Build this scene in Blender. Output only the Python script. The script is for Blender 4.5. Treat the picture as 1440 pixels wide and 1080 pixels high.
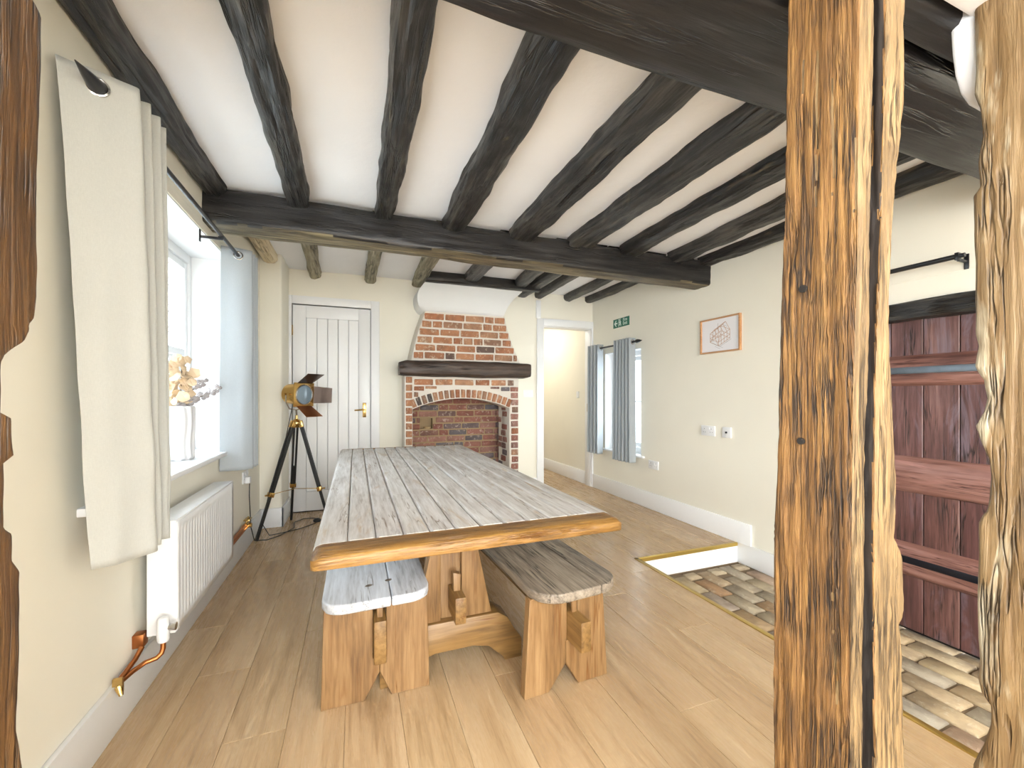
import bpy, bmesh, math, random
from mathutils import Vector, Matrix, noise
from math import pi, sin, cos
D = bpy.data
COL = bpy.context.scene.collection
for o in list(D.objects): D.objects.remove(o)
sc = bpy.context.scene
random.seed(7)

# ------------------------------------------------------------ camera
H = 1.15
FPX = 584.0
YAW = math.atan(220/584)
cam = D.cameras.new('camera'); cam.sensor_width = 36; cam.lens = FPX/1440*36
cam.shift_y = (557-540)/1440; cam.clip_start = .02
co = D.objects.new('camera', cam); COL.objects.link(co)
co.location = (0, 0, H); co.rotation_euler = (pi/2, 0, -YAW)
sc.camera = co
# ------------------------------------------------------------ sky and lights
w = D.worlds.new('sky'); sc.world = w; w.use_nodes = True
bg = w.node_tree.nodes['Background']
bg.inputs[0].default_value = (.87, .935, 1, 1); bg.inputs[1].default_value = 4.6
def area(name, loc, rot, sx, sy, power, color=(1, 1, 1)):
    l = D.lights.new(name, 'AREA'); l.shape = 'RECTANGLE'; l.size = sx; l.size_y = sy; l.energy = power; l.color = color
    o = D.objects.new(name, l); COL.objects.link(o); o.location = loc; o.rotation_euler = rot
    return o
area('front_room_fill_back', (1.0, -5.0, 1.25), (pi/2, 0, 0), 3.8, 2.2, 128, (.86, .93, 1))  # unseen fill panel behind the camera, added to brighten the room
area('front_room_fill_side', (-.74, -1.7, 1.35), (pi/2+.15, 0, -pi/2), 2.6, 1.5, 92, (.86, .93, 1))  # added side fill for the right wall; no window opening there
area('front_room_fill_top', (.9, -2.6, 2.28), (0, 0, 0), 2.0, 1.6, 85, (.90, .95, 1))  # added overhead fill, no real lamp hangs here
area('hall_lamp', (2.2, 5.7, 2.3), (0, 0, 0), .6, .9, 5, (1, .95, .88))
for nm, lc, rt_, sx_, sy_ in (('left_window_portal', (-1.12, 2.47, 1.42), (pi/2, 0, -pi/2), 1.5, 1.25), ('right_window_portal', (3.10, 3.96, 1.09), (pi/2, 0, pi/2), .66, 1.12)):
    po = area(nm, lc, rt_, sx_, sy_, 1); po.data.cycles.is_portal = True
sc.view_settings.view_transform = 'Standard'; sc.view_settings.look = 'None'
sc.view_settings.gamma = 1; sc.view_settings.use_curve_mapping = False
sc.view_settings.exposure = 1.25

# ------------------------------------------------------------ node helpers
class NT:
    def __init__(s, name):
        s.m = D.materials.new(name); s.m.use_nodes = True; s.t = s.m.node_tree
        s.b = s.t.nodes['Principled BSDF']
    def n(s, typ, ins=None, **at):
        nd = s.t.nodes.new('ShaderNode'+typ)
        for k, v in at.items(): setattr(nd, k, v)
        for k, v in (ins or {}).items(): s.set(nd.inputs[k], v)
        return nd
    def set(s, sock, v):
        if isinstance(v, bpy.types.NodeSocket): s.t.links.new(v, sock)
        elif isinstance(v, (tuple, list)) and len(v) == 3 and sock.type == 'RGBA': sock.default_value = (*v, 1)
        else: sock.default_value = v
    def math(s, op, a, b=0.0, c=None):
        ins = {0: a, 1: b}
        if c is not None: ins[2] = c
        return s.n('Math', ins, operation=op).outputs[0]
    def mix(s, f, a, b, mode='MIX'):
        nd = s.t.nodes.new('ShaderNodeMix'); nd.data_type = 'RGBA'; nd.blend_type = mode
        s.set(nd.inputs[0], f); s.set(nd.inputs[6], a); s.set(nd.inputs[7], b)
        return nd.outputs[2]
    def ramp(s, f, stops):
        nd = s.n('ValToRGB', {0: f}); e = nd.color_ramp.elements
        while len(e) < len(stops): e.new(.5)
        for i, (p, c) in enumerate(stops):
            e[i].position = p; e[i].color = (*c, 1) if len(c) == 3 else c
        return nd.outputs[0]
    def val(s, f, a, b, lo=0., hi=1.):
        nd = s.n('MapRange', {0: f, 1: a, 2: b, 3: lo, 4: hi}); return nd.outputs[0]
    def coord(s, scale=(1, 1, 1), rnd=0.):
        tc = s.n('TexCoord').outputs['Object']
        if rnd:
            oi = s.n('ObjectInfo').outputs['Random']
            off = s.n('CombineXYZ', {0: s.math('MULTIPLY', oi, rnd), 1: s.math('MULTIPLY', oi, rnd*1.7), 2: s.math('MULTIPLY', oi, rnd*.6)}).outputs[0]
            tc = s.n('VectorMath', {0: tc, 1: off}, operation='ADD').outputs[0]
        return s.n('Mapping', {'Vector': tc, 'Scale': scale}).outputs[0]
    def noise(s, vec, scale, detail=4, rough=.5, dist=0):
        return s.n('TexNoise', {'Vector': vec, 'Scale': scale, 'Detail': detail, 'Roughness': rough, 'Distortion': dist}).outputs['Fac']
    def bump(s, h, strength=.5, dist=.01, normal=None):
        ins = {'Height': h, 'Strength': strength, 'Distance': dist}
        if normal is not None: ins['Normal'] = normal
        return s.n('Bump', ins).outputs[0]
    def out(s, color=None, rough=.5, normal=None, metal=0, **k):
        if color is not None: s.set(s.b.inputs['Base Color'], color)
        s.set(s.b.inputs['Roughness'], rough); s.b.inputs['Metallic'].default_value = metal
        if normal is not None: s.set(s.b.inputs['Normal'], normal)
        for kk, v in k.items(): s.set(s.b.inputs[kk.replace('_', ' ')], v)
        return s.m
def srgb(r, g, b):
    f = lambda c: ((c/255+.055)/1.055)**2.4 if c > 10 else c/255/12.92
    return (f(r), f(g), f(b))

def plaster(name, c, bump=.15, rough=.75, c2=None):
    s = NT(name); v = s.coord()
    n = s.noise(v, 9, 5, .6); n2 = s.noise(v, 2.2, 2)
    col = s.mix(s.val(n2, .3, .7), c, c2 or tuple(k*.965 for k in c))
    return s.out(col, rough, s.bump(n, bump, .01), Specular_IOR_Level=.3)
def plain(name, c, rough=.5, metal=0, nscale=30, bump=.04, var=.06, **k):
    s = NT(name); v = s.coord()
    n = s.noise(v, nscale, 3)
    col = s.mix(n, tuple(min(1, x*(1+var)) for x in c), tuple(x*(1-var) for x in c))
    return s.out(col, rough, s.bump(n, bump, .002), metal, **k)
AX = {'x': (.06, 1, 1), 'y': (1, .06, 1), 'z': (1, 1, .06)}
def wood(name, axis, dark, mid, light, fine=90, blotch=4, bump=.5, rough=.55, cracks=.0, crackcol=(.01, .007, .004), rnd=5., bdist=.004,
         tint=.0, crackscale=14, patch=None, spec=.5, blue=0):
    """grained timber: fibres stretched along one axis, broad tone patches and long contour cracks"""
    s = NT(name)
    v = s.coord(AX[axis], rnd); vo = s.coord((1, 1, 1), rnd)
    low = tuple(1 if k == 1 else .22 for k in AX[axis]); vl = s.coord(low, rnd)
    f = s.noise(v, fine, 5, .62, .4)
    b = s.noise(vl, blotch, 4, .6, .8)
    ring = s.noise(v, fine*.22, 2, .5, .6)
    h = s.math('ADD', s.math('MULTIPLY', f, .65), s.math('MULTIPLY', ring, .35))
    col = s.ramp(s.math('ADD', s.math('MULTIPLY', h, .62), s.math('MULTIPLY', b, .38)), [(.34, dark), (.48, mid), (.64, light)])
    if patch is not None:
        pf = s.val(s.noise(vl, patch[1], 5, .65, 1.2), patch[2], patch[2]+.12)
        col = s.mix(pf, col, patch[0])
    if tint:
        r = s.n('ObjectInfo').outputs['Random']
        hsv = s.n('HueSaturation', {'Color': col, 'Value': s.val(r, 0, 1, 1-tint, 1+tint), 'Hue': s.val(r, 0, 1, .5-min(.008, tint*.15), .5+min(.008, tint*.15))})
        col = hsv.outputs[0]
    hh = h
    if cracks:
        vc = s.coord(tuple(1 if k == 1 else .045 for k in AX[axis]), rnd)
        c = s.math('ABSOLUTE', s.math('SUBTRACT', s.noise(vc, crackscale, 4, .7, .3), .5))
        cf = s.val(c, 0, .02*cracks, 1, 0)
        gate = s.val(s.noise(vo, 5, 2), .4, .6)
        cf = s.math('MULTIPLY', cf, gate)
        col = s.mix(cf, col, crackcol)
        hh = s.math('SUBTRACT', h, s.math('MULTIPLY', cf, .9))
    return s.out(col, s.val(h, .3, .7, min(1, rough+.1), rough-.1), s.bump(hh, bump, bdist), Specular_IOR_Level=spec)

# ------------------------------------------------------------ mesh helpers
class M:
    def __init__(s): s.v = []; s.f = []
    def add(s, vs, fs):
        k = len(s.v); s.v += [tuple(p) for p in vs]; s.f += [tuple(i+k for i in f) for f in fs]; return s
    def box(s, x0, x1, y0, y1, z0, z1):
        x0, x1 = min(x0, x1), max(x0, x1); y0, y1 = min(y0, y1), max(y0, y1); z0, z1 = min(z0, z1), max(z0, z1)
        vs = [(x, y, z) for x in (x0, x1) for y in (y0, y1) for z in (z0, z1)]
        return s.add(vs, [(0, 1, 3, 2), (4, 6, 7, 5), (0, 4, 5, 1), (2, 3, 7, 6), (0, 2, 6, 4), (1, 5, 7, 3)])
    def tube(s, pts, r, n=12, cap=True):
        pts = [Vector(p) for p in pts]; rs = r if isinstance(r, (list, tuple)) else [r]*len(pts)
        up = None; rings = []
        for i, p in enumerate(pts):
            a = pts[max(i-1, 0)]; b = pts[min(i+1, len(pts)-1)]; d = (b-a).normalized()
            if up is None:
                up = Vector((0, 0, 1)) if abs(d.z) < .9 else Vector((1, 0, 0))
            x = d.cross(up).normalized(); up = x.cross(d).normalized()
            rings.append([p+x*cos(2*pi*k/n)*rs[i]+up*sin(2*pi*k/n)*rs[i] for k in range(n)])
        vs = [q for rg in rings for q in rg]; fs = []
        for i in range(len(pts)-1):
            for k in range(n):
                fs.append((i*n+k, (i+1)*n+k, (i+1)*n+(k+1) % n, i*n+(k+1) % n))
        if cap: fs += [tuple(range(n)), tuple((len(pts)-1)*n+k for k in range(n-1, -1, -1))]
        return s.add(vs, fs)
    def torus(s, c, axis, R, r, n=24, m=8):
        ax = Vector(axis).normalized(); a = ax.orthogonal().normalized(); b = ax.cross(a); c = Vector(c)
        vs = []; fs = []
        for i in range(n):
            t = 2*pi*i/n; e = a*cos(t)+b*sin(t)
            for j in range(m):
                u = 2*pi*j/m; vs.append(c+e*(R+r*cos(u))+ax*r*sin(u))
        for i in range(n):
            for j in range(m):
                fs.append((i*m+j, i*m+(j+1) % m, ((i+1) % n)*m+(j+1) % m, ((i+1) % n)*m+j))
        return s.add(vs, fs)
    def lathe(s, prof, c=(0, 0, 0), n=24, axis='z', fn=None):
        vs = []; fs = []
        for (r, z) in prof:
            for k in range(n):
                a = 2*pi*k/n; rr = r if fn is None else r*fn(a, z)
                vs.append((c[0]+rr*cos(a), c[1]+rr*sin(a), c[2]+z))
        for i in range(len(prof)-1):
            for k in range(n): fs.append((i*n+k, i*n+(k+1) % n, (i+1)*n+(k+1) % n, (i+1)*n+k))
        fs += [tuple(range(n-1, -1, -1)), tuple((len(prof)-1)*n+k for k in range(n))]
        return s.add(vs, fs)
    def prism(s, poly, a0, a1, plane='xz'):
        """poly in a plane, extruded along the remaining axis from a0 to a1"""
        def P(p, a):
            return {'xz': (p[0], a, p[1]), 'xy': (p[0], p[1], a), 'yz': (a, p[0], p[1])}[plane]
        n = len(poly); vs = [P(p, a0) for p in poly]+[P(p, a1) for p in poly]
        fs = [tuple(range(n)), tuple(range(2*n-1, n-1, -1))]+[(i, i+n, (i+1) % n+n, (i+1) % n) for i in range(n)]
        return s.add(vs, fs)
    def mesh(s, name, off=(0, 0, 0), bevel=0, seg=2, smooth=False, angle=35):
        me = D.meshes.new(name); me.from_pydata([(v[0]-off[0], v[1]-off[1], v[2]-off[2]) for v in s.v], [], s.f)
        bm = bmesh.new(); bm.from_mesh(me)
        bmesh.ops.recalc_face_normals(bm, faces=bm.faces)
        if bevel:
            ed = [e for e in bm.edges if len(e.link_faces) == 2 and e.calc_face_angle(0) > .5]
            bmesh.ops.bevel(bm, geom=ed, offset=bevel, segments=seg, affect='EDGES', profile=.5, clamp_overlap=True)
        bm.to_mesh(me); bm.free()
        if smooth or bevel:
            for p in me.polygons: p.use_smooth = True
            me.set_sharp_from_angle(angle=math.radians(angle))
        return me
def link(name, me, mat=None, parent=None, loc=(0, 0, 0), rot=(0, 0, 0), scale=None):
    if mat is not None and not me.materials: me.materials.append(mat)
    o = D.objects.new(name, me); COL.objects.link(o); o.location = loc; o.rotation_euler = rot
    if scale: o.scale = scale
    if parent is not None: o.parent = parent
    return o
def base(o):
    l = Vector((0, 0, 0))
    while o is not None: l = l+o.location; o = o.parent
    return tuple(l)
def part(name, m, mat, parent=None, bevel=0, seg=2, smooth=False, angle=35, local=False):
    """world coordinates in, stored relative to the parent (parents of world-built things are not rotated)"""
    off = (0, 0, 0) if (parent is None or local) else base(parent)
    return link(name, m.mesh(name, off, bevel, seg, smooth, angle), mat, parent)
def tag(o, label, cat, group=None):
    o['label'] = label; o['category'] = cat
    if group: o['group'] = group
    return o
def thing(name, label, cat, loc=(0, 0, 0), rot=(0, 0, 0), group=None):
    o = D.objects.new(name, None); COL.objects.link(o); o.location = loc; o.rotation_euler = rot; o.empty_display_size = .1
    return tag(o, label, cat, group)
def struct(o): o['kind'] = 'structure'; return o
def single(name, m, mat, label, cat, loc, group=None, **k):
    """a thing that is one mesh: world geometry, origin at loc"""
    bev = k.get('bevel', 0); o = link(name, m.mesh(name, loc, bev, k.get('seg', 2), k.get('smooth', False), k.get('angle', 35)), mat, None, loc)
    return tag(o, label, cat, group)

def fbm(p, o=3):
    a = 1; t = 0
    for i in range(o): t += a*noise.noise(p); p = p*2.03; a *= .5
    return t
def rough_timber(p0, p1, w, h, seed, nl=60, nc=32, low=.012, fine=.003, power=5, taper=None, sag=0, bumpfn=None, fr=2.2):
    """a hewn timber between two centre points: super-ellipse section with slow wander and fine fissures"""
    p0 = Vector(p0); p1 = Vector(p1); d = p1-p0; L = d.length; dn = d.normalized()
    upv = Vector((0, 0, 1)) if abs(dn.z) < .8 else Vector((0, 1, 0))
    sd = dn.cross(upv).normalized(); up = sd.cross(dn).normalized()
    S = Vector((seed*3.7, seed*1.3, seed*7.1)); m = M(); vs = []; fs = []
    for i in range(nl+1):
        t = i/nl; c = p0+d*t
        c = c+sd*low*1.0*noise.noise(Vector((t*L*1.1, 0, 0))+S)+up*(-sag*sin(pi*t))
        k = taper(t) if taper else 1
        for j in range(nc):
            a = 2*pi*(j+.5)/nc; ca, sa = cos(a), sin(a)
            r = (abs(ca)**power+abs(sa)**power)**(-1/power)
            x = ca*r*w/2*k; z = sa*r*h/2*k
            q = Vector((x*9, z*9, t*L*fr))+S
            e = low*fbm(q, 3)+fine*noise.noise(Vector((x*70, z*70, t*L*5))+S)*1.6-fine*1.5*max(0, noise.noise(Vector((x*38, z*38, t*L*2))+S)-.15)*2
            if bumpfn: e += bumpfn(t, a)
            rr = 1+e/max(.02, math.hypot(x, z))
            vs.append(c+sd*x*rr+up*z*rr)
    for i in range(nl):
        for j in range(nc): fs.append((i*nc+j, i*nc+(j+1) % nc, (i+1)*nc+(j+1) % nc, (i+1)*nc+j))
    fs += [tuple(range(nc-1, -1, -1)), tuple(nl*nc+k for k in range(nc))]
    return m.add(vs, fs)

# ------------------------------------------------------------ materials
WALL = plaster('cream_wall', srgb(244, 239, 224), .10)
CEIL = plaster('white_ceiling', srgb(248, 248, 250), .35)
WHITE = plain('white_gloss', srgb(240, 240, 240), .35, bump=.02, var=.01)
WPLAST = plain('white_plastic', srgb(236, 236, 236), .3, bump=.01, var=.01)
HOODW = plaster('white_hood', srgb(238, 238, 236), .12)
JOIST = wood('black_joist', 'y', srgb(10, 10, 11), srgb(32, 31, 31), srgb(92, 87, 80), 70, 6, 1.0, .40, 1.6, bdist=.009, spec=.6, patch=(srgb(118, 106, 82), 9, .63))
JOISTP = wood('pale_joist', 'y', srgb(70, 62, 42), srgb(140, 132, 108), srgb(190, 180, 152), 60, 6, .9, .6, 1.5, bdist=.008, crackcol=srgb(50, 45, 30))
JOISTC = wood('limed_joist', 'y', srgb(175, 155, 120), srgb(222, 205, 170), srgb(236, 224, 196), 50, 5, .9, .7, 1.0, bdist=.008, crackcol=srgb(130, 105, 70))
BEAM = wood('black_beam', 'x', srgb(9, 9, 9), srgb(24, 22, 22), srgb(48, 44, 42), 50, 3, .7, .38, .8, bdist=.005, spec=.55)
MANT = wood('mantel_oak', 'x', srgb(28, 20, 15), srgb(58, 44, 36), srgb(92, 74, 62), 60, 6, .8, .45, 1, bdist=.006)
POSTM = wood('golden_post', 'z', srgb(46, 30, 14), srgb(128, 90, 46), srgb(178, 134, 76), 170, 6, 1.0, .6, 2.4, crackcol=srgb(34, 22, 12), bdist=.010, crackscale=36, rnd=0,
             patch=(srgb(92, 64, 36), 3.2, .56))
POSTS = wood('stained_shaded_slot', 'z', srgb(14, 11, 9), srgb(34, 27, 22), srgb(58, 46, 36), 60, 6, .6, .7, 0, rnd=0)  # slot tone holds old stain plus shade put into the colour
POSTF = wood('sapwood_face', 'z', srgb(44, 34, 20), srgb(112, 88, 54), srgb(150, 124, 84), 150, 9, 1.0, .6, 1.5, crackcol=srgb(52, 36, 18), bdist=.007, crackscale=34, rnd=0)
POSTR = wood('knotty_post', 'z', srgb(64, 48, 30), srgb(122, 96, 62), srgb(154, 130, 94), 55, 6, .9, .48, 1.0, crackcol=srgb(60, 44, 22), bdist=.010, crackscale=9, rnd=0,
             patch=(srgb(204, 192, 164), 5, .50))
POSTL = wood('brown_post', 'z', srgb(36, 24, 12), srgb(88, 60, 30), srgb(136, 98, 54), 80, 7, 1.0, .5, 2.0, crackcol=srgb(22, 14, 8), bdist=.010, rnd=0, crackscale=26, patch=(srgb(40, 28, 18), 6, .56))
PINE = wood('waxed_pine', 'z', srgb(78, 54, 30), srgb(130, 97, 60), srgb(160, 127, 87), 90, 5, .35, .42, .8, crackcol=srgb(110, 70, 30), bdist=.002, crackscale=8)
PINEX = wood('waxed_pine_cross', 'x', srgb(74, 52, 28), srgb(126, 94, 52), srgb(154, 119, 72), 60, 5, .35, .42, .6, crackcol=srgb(110, 70, 30), bdist=.002, crackscale=8)
PINEY = wood('waxed_pine_long', 'y', srgb(74, 52, 28), srgb(126, 94, 52), srgb(154, 119, 72), 60, 5, .35, .42, .6, crackcol=srgb(110, 70, 30), bdist=.002, crackscale=8)
HONEY = wood('honey_edge', 'x', srgb(60, 40, 18), srgb(122, 86, 38), srgb(160, 120, 62), 150, 12, .8, .38, 1.6, crackcol=srgb(100, 60, 16), bdist=.004, crackscale=26)
TOPM = wood('washed_table_top', 'y', srgb(152, 142, 132), srgb(192, 186, 180), srgb(218, 215, 212), 110, 14, .4, .5, .5, crackcol=srgb(120, 102, 84), bdist=.002, tint=.05,
            patch=(srgb(176, 154, 128), 10, .58))
SEATL = wood('washed_bench_seat', 'y', srgb(130, 130, 130), srgb(184, 186, 190), srgb(212, 216, 222), 90, 6, .5, .48, .6, crackcol=srgb(100, 95, 88), bdist=.003)
SEATR = wood('weathered_bench_seat', 'y', srgb(58, 50, 44), srgb(124, 112, 98), srgb(168, 154, 136), 90, 5, .7, .5, 1.2, crackcol=srgb(50, 42, 30), bdist=.004)
FLOORM = wood('laminate', 'y', srgb(150, 120, 84), srgb(186, 156, 118), srgb(202, 176, 140), 95, 3, .03, .28, 0, bdist=.0006, tint=.010, spec=.5)
DOORP = wood('red_door_plank', 'z', srgb(52, 36, 36), srgb(94, 62, 58), srgb(132, 96, 90), 60, 6, .5, .42, 1.0, bdist=.003, tint=.2, crackcol=srgb(26, 14, 12), patch=(srgb(116, 98, 106), 7, .52))
DOORL = wood('red_door_ledge', 'y', srgb(88, 58, 52), srgb(134, 94, 84), srgb(168, 128, 118), 45, 6, .5, .42, 1.0, bdist=.003, crackcol=srgb(60, 28, 22), patch=(srgb(176, 126, 116), 7, .58))
DARKEDGE = plain('dark_gap', (.015, .012, .01), .8)
BRASS = plain('brass', srgb(212, 176, 110), .22, 1, var=.03)
STEEL = plain('brushed_steel', srgb(200, 198, 195), .25, 1, var=.03)
COPPER = plain('old_copper', srgb(176, 112, 66), .35, 1, var=.15)
BLACKM = plain('black_metal', (.012, .012, .014), .28, 0, Specular_IOR_Level=.6)
BLACKW = plain('black_wood', (.014, .014, .014), .4)
IRON = plain('grey_iron', srgb(112, 122, 132), .4, .6, var=.2, bump=.3)
IRONB = plain('black_iron', srgb(24, 26, 34), .35, .3, var=.2, bump=.3)
GOLDT = plain('gold_trim', srgb(206, 176, 96), .3, .8, var=.04)
RUBBER = plain('black_cord', (.02, .02, .02), .5)
def fabric(name, c):
    s = NT(name); v = s.coord((1, 1, 1)); a = s.noise(s.coord((140, 140, 900)), 1, 2); b = s.noise(s.coord((700, 700, 90)), 1, 2)
    h = s.math('ADD', a, b)
    col = s.mix(s.val(h, .7, 1.3), tuple(k*.93 for k in c), tuple(min(1, k*1.04) for k in c))
    m = s.out(col, .85, s.bump(h, .25, .001), Specular_IOR_Level=.2)
    tr = s.n('BsdfTranslucent', {'Color': c}); mx = s.n('MixShader', {0: .22})
    s.t.links.new(s.b.outputs[0], mx.inputs[1]); s.t.links.new(tr.outputs[0], mx.inputs[2])
    s.t.links.new(mx.outputs[0], s.t.nodes['Material Output'].inputs[0])
    return m
FAB = fabric('curtain_fabric', srgb(206, 206, 200))
FABB = fabric('blue_lit_curtain_fabric', srgb(190, 196, 200))  # same cloth as above, bluish window light put into its colour
def glass():
    s = NT('pane_glass'); g = s.n('BsdfGlossy', {'Roughness': .02}); t = s.n('BsdfTransparent', {'Color': (.93, .96, .97)})
    lw = s.n('LayerWeight', {0: .25}); mx = s.n('MixShader', {0: s.val(lw.outputs['Facing'], 0, 1, .03, .35)})
    s.t.links.new(t.outputs[0], mx.inputs[1]); s.t.links.new(g.outputs[0], mx.inputs[2])
    s.t.links.new(mx.outputs[0], s.t.nodes['Material Output'].inputs[0]); return s.m
GLASS = glass()
def brickmat(name, stops, dirt, spots=.5):
    s = NT(name); r = s.n('ObjectInfo').outputs['Random']; v = s.coord((1, 1, 1), 9)
    base_ = s.ramp(r, stops)
    s.t.nodes[-1].color_ramp.interpolation = 'CONSTANT' if False else 'LINEAR'
    n = s.noise(v, 26, 5, .65, .5); n2 = s.noise(v, 9, 4, .6)
    c = s.mix(s.val(n2, .45, .75, 0, .55), base_, tuple(x*.35 for x in (.30, .2, .16)))
    c = s.mix(s.math('MULTIPLY', s.val(n, .55, .68), spots), c, dirt)
    return s.out(c, .85, s.bump(n, .8, .006), Specular_IOR_Level=.25)
BRICKO = brickmat('orange_brick', [(0, srgb(178, 120, 88)), (.25, srgb(192, 140, 106)), (.5, srgb(160, 104, 76)), (.72, srgb(190, 144, 112)), (.90, srgb(140, 108, 92)), (.99, srgb(92, 84, 80))], srgb(224, 204, 178), .7)
BRICKI = brickmat('inner_brick', [(0, srgb(160, 112, 96)), (.3, srgb(146, 96, 84)), (.55, srgb(172, 128, 114)), (.75, srgb(128, 96, 88)), (.93, srgb(118, 114, 118)), (1, srgb(106, 96, 96))], srgb(208, 190, 174), .7)
BRICKF = brickmat('floor_brick', [(0, srgb(168, 146, 118)), (.25, srgb(186, 166, 132)), (.5, srgb(164, 154, 138)), (.7, srgb(188, 164, 128)), (.92, srgb(172, 134, 100)), (1, srgb(178, 172, 162))], srgb(206, 194, 170), .4)
MORT = plaster('white_mortar', srgb(226, 218, 206), .7)
MORTI = plaster('sooty_mortar', srgb(170, 146, 112), .8)
MORTF = plaster('floor_joint', srgb(126, 108, 86), .6)

# ------------------------------------------------------------ the setting
XL, XR, YB, ZC1, ZC2 = -.78, 2.82, 4.58, 2.32, 2.40
WELL_X, WELL_Y, ZW = 1.865, 2.43, -.15
floor = struct(part('floor', M().box(-1.0, WELL_X, -5.2, 6.4, -.19, -.012).box(WELL_X, 3.0, WELL_Y, 6.4, -.19, -.012), MORTF))
pw = .19; rowlen = 1.26
plank_me = {}
gap = .0004
def plank_mesh(wd, ln):
    k = (round(wd, 3), round(ln, 3))
    if k not in plank_me:
        plank_me[k] = M().box(-wd/2+gap, wd/2-gap, -ln/2+gap, ln/2-gap, -.012, 0).mesh('plank', bevel=.0012, seg=1)
    return plank_me[k]
x = -.795; r = 0
while x < 3.0:
    x1 = x+pw; y = -5.1-[0, .42, .84, .21, .63][r % 5]
    ystart = WELL_Y if x > WELL_X-.01 else -5.2
    yend = 6.3 if x > 1.6 else 4.6
    while y < yend:
        a, b = max(y, ystart), min(y+rowlen, yend)
        if b-a > .03:
            link('plank', plank_mesh(pw, b-a), FLOORM, floor, (x+pw/2, (a+b)/2, 0))
        y += rowlen
    x = x1; r += 1
# sunken brick floor
well = struct(part('floor_sunken', M().box(WELL_X+.012, XR+.25, -5.2, WELL_Y, -.34, ZW-.012), MORTF))
rng = random.Random(3)
def brick_mesh(l, wd, h, seed, bev=.006):
    me = M().box(-l/2, l/2, -wd/2, wd/2, -h/2, h/2).mesh('brick', bevel=bev, seg=1, angle=60)
    rr = random.Random(seed)
    for v in me.vertices: v.co += Vector((rr.uniform(-1, 1), rr.uniform(-1, 1), rr.uniform(-1, 1)))*.0022
    return me
fb = [brick_mesh(.228, .104, .05, s) for s in range(4)]
xx = WELL_X+.07; r = 0
while xx < XR+.06:
    yy = WELL_Y-.02-(.12 if r % 2 else 0.0)-.02*(r % 3)
    if r % 2:
        o = link('brick', fb[0], BRICKF, well, (xx, WELL_Y-.075+.0, ZW-.026), (0, 0, pi/2), (.40, 1, 1))
    while yy-.24 > -.5:
        o = link('brick', fb[rng.randrange(4)], BRICKF, well, (xx+rng.uniform(-.004, .004), yy-.12, ZW-.026+rng.uniform(-.004, .003)), (rng.uniform(-.02, .02), rng.uniform(-.02, .02), pi/2+rng.uniform(-.02, .02)))
        yy -= .24
    xx += .1165; r += 1
# walls (with real openings)
def wallX(name, xin, xout, y0, y1, z0, z1, holes, mat):
    """wall whose room face is at xin; holes = (ya, yb, za, zb) sorted along y"""
    m = M(); y = y0
    for (a, b, c, d) in holes:
        m.box(xin, xout, y, a, z0, z1)
        if c > z0: m.box(xin, xout, a, b, z0, c)
        if d < z1: m.box(xin, xout, a, b, d, z1)
        y = b
    m.box(xin, xout, y, y1, z0, z1)
    return struct(part(name, m, mat))
wallX('wall_left', XL, XL-.32, -5.2, YB+.1, -.19, 2.5, [(1.70, 3.24, .785, 2.05)], WALL)
wallX('wall_right', XR, XR+.32, -5.2, 6.4, -.34, 2.5, [(.84, 1.62, ZW-.03, 1.61), (3.62, 4.30, .52, 1.66)], WALL)
struct(part('wall_back', M().box(XL, -.585, YB, YB+.12, 0, 2.5).box(-.585, .15, YB, YB+.12, 2.06, 2.5).box(.15, .545, YB, YB+.12, 0, 2.5).box(.545, 1.60, YB, YB+.12, 1.15, 2.5)
            .box(1.60, 2.13, YB, YB+.12, 0, 2.5).box(2.13, 2.795, YB, YB+.12, 2.0, 2.5).box(2.795, XR+.05, YB, YB+.12, 0, 2.5), WALL))
struct(part('wall_nib', M().box(XL-.02, -.61, 4.15, YB+.02, 0, 2.45), WALL, bevel=.02, seg=3))
struct(part('wall_hall', M().box(1.5, 3.2, 6.3, 6.4, -.1, 2.5).box(1.86, 1.96, YB+.12, 6.3, -.1, 2.5), WALL))
struct(part('wall_front_room', M().box(-1.1, 3.1, -5.32, -5.2, -.3, 2.5), WALL))
def rough_plane(x0, x1, y0, y1, z, nx, ny, amp, th):
    m = M(); vs = []; fs = []
    for j in range(ny+1):
        for i in range(nx+1):
            px = x0+(x1-x0)*i/nx; py = y0+(y1-y0)*j/ny
            vs.append((px, py, z+amp*fbm(Vector((px*2.4, py*1.3, z)), 3)))
    for j in range(ny):
        for i in range(nx):
            a = j*(nx+1)+i; fs.append((a, a+nx+1, a+nx+2, a+1))
    m.add(vs, fs); m.box(x0, x1, y0, y1, z+.03, z+.03+th)
    return m
struct(part('ceiling', rough_plane(-1.1, 3.1, -5.3, 2.76, ZC1, 60, 110, .007, .15), CEIL, smooth=True))
struct(part('ceiling_back', rough_plane(-1.1, 3.1, 2.76, 6.4, ZC2, 60, 50, .007, .15), CEIL, smooth=True))
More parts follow.
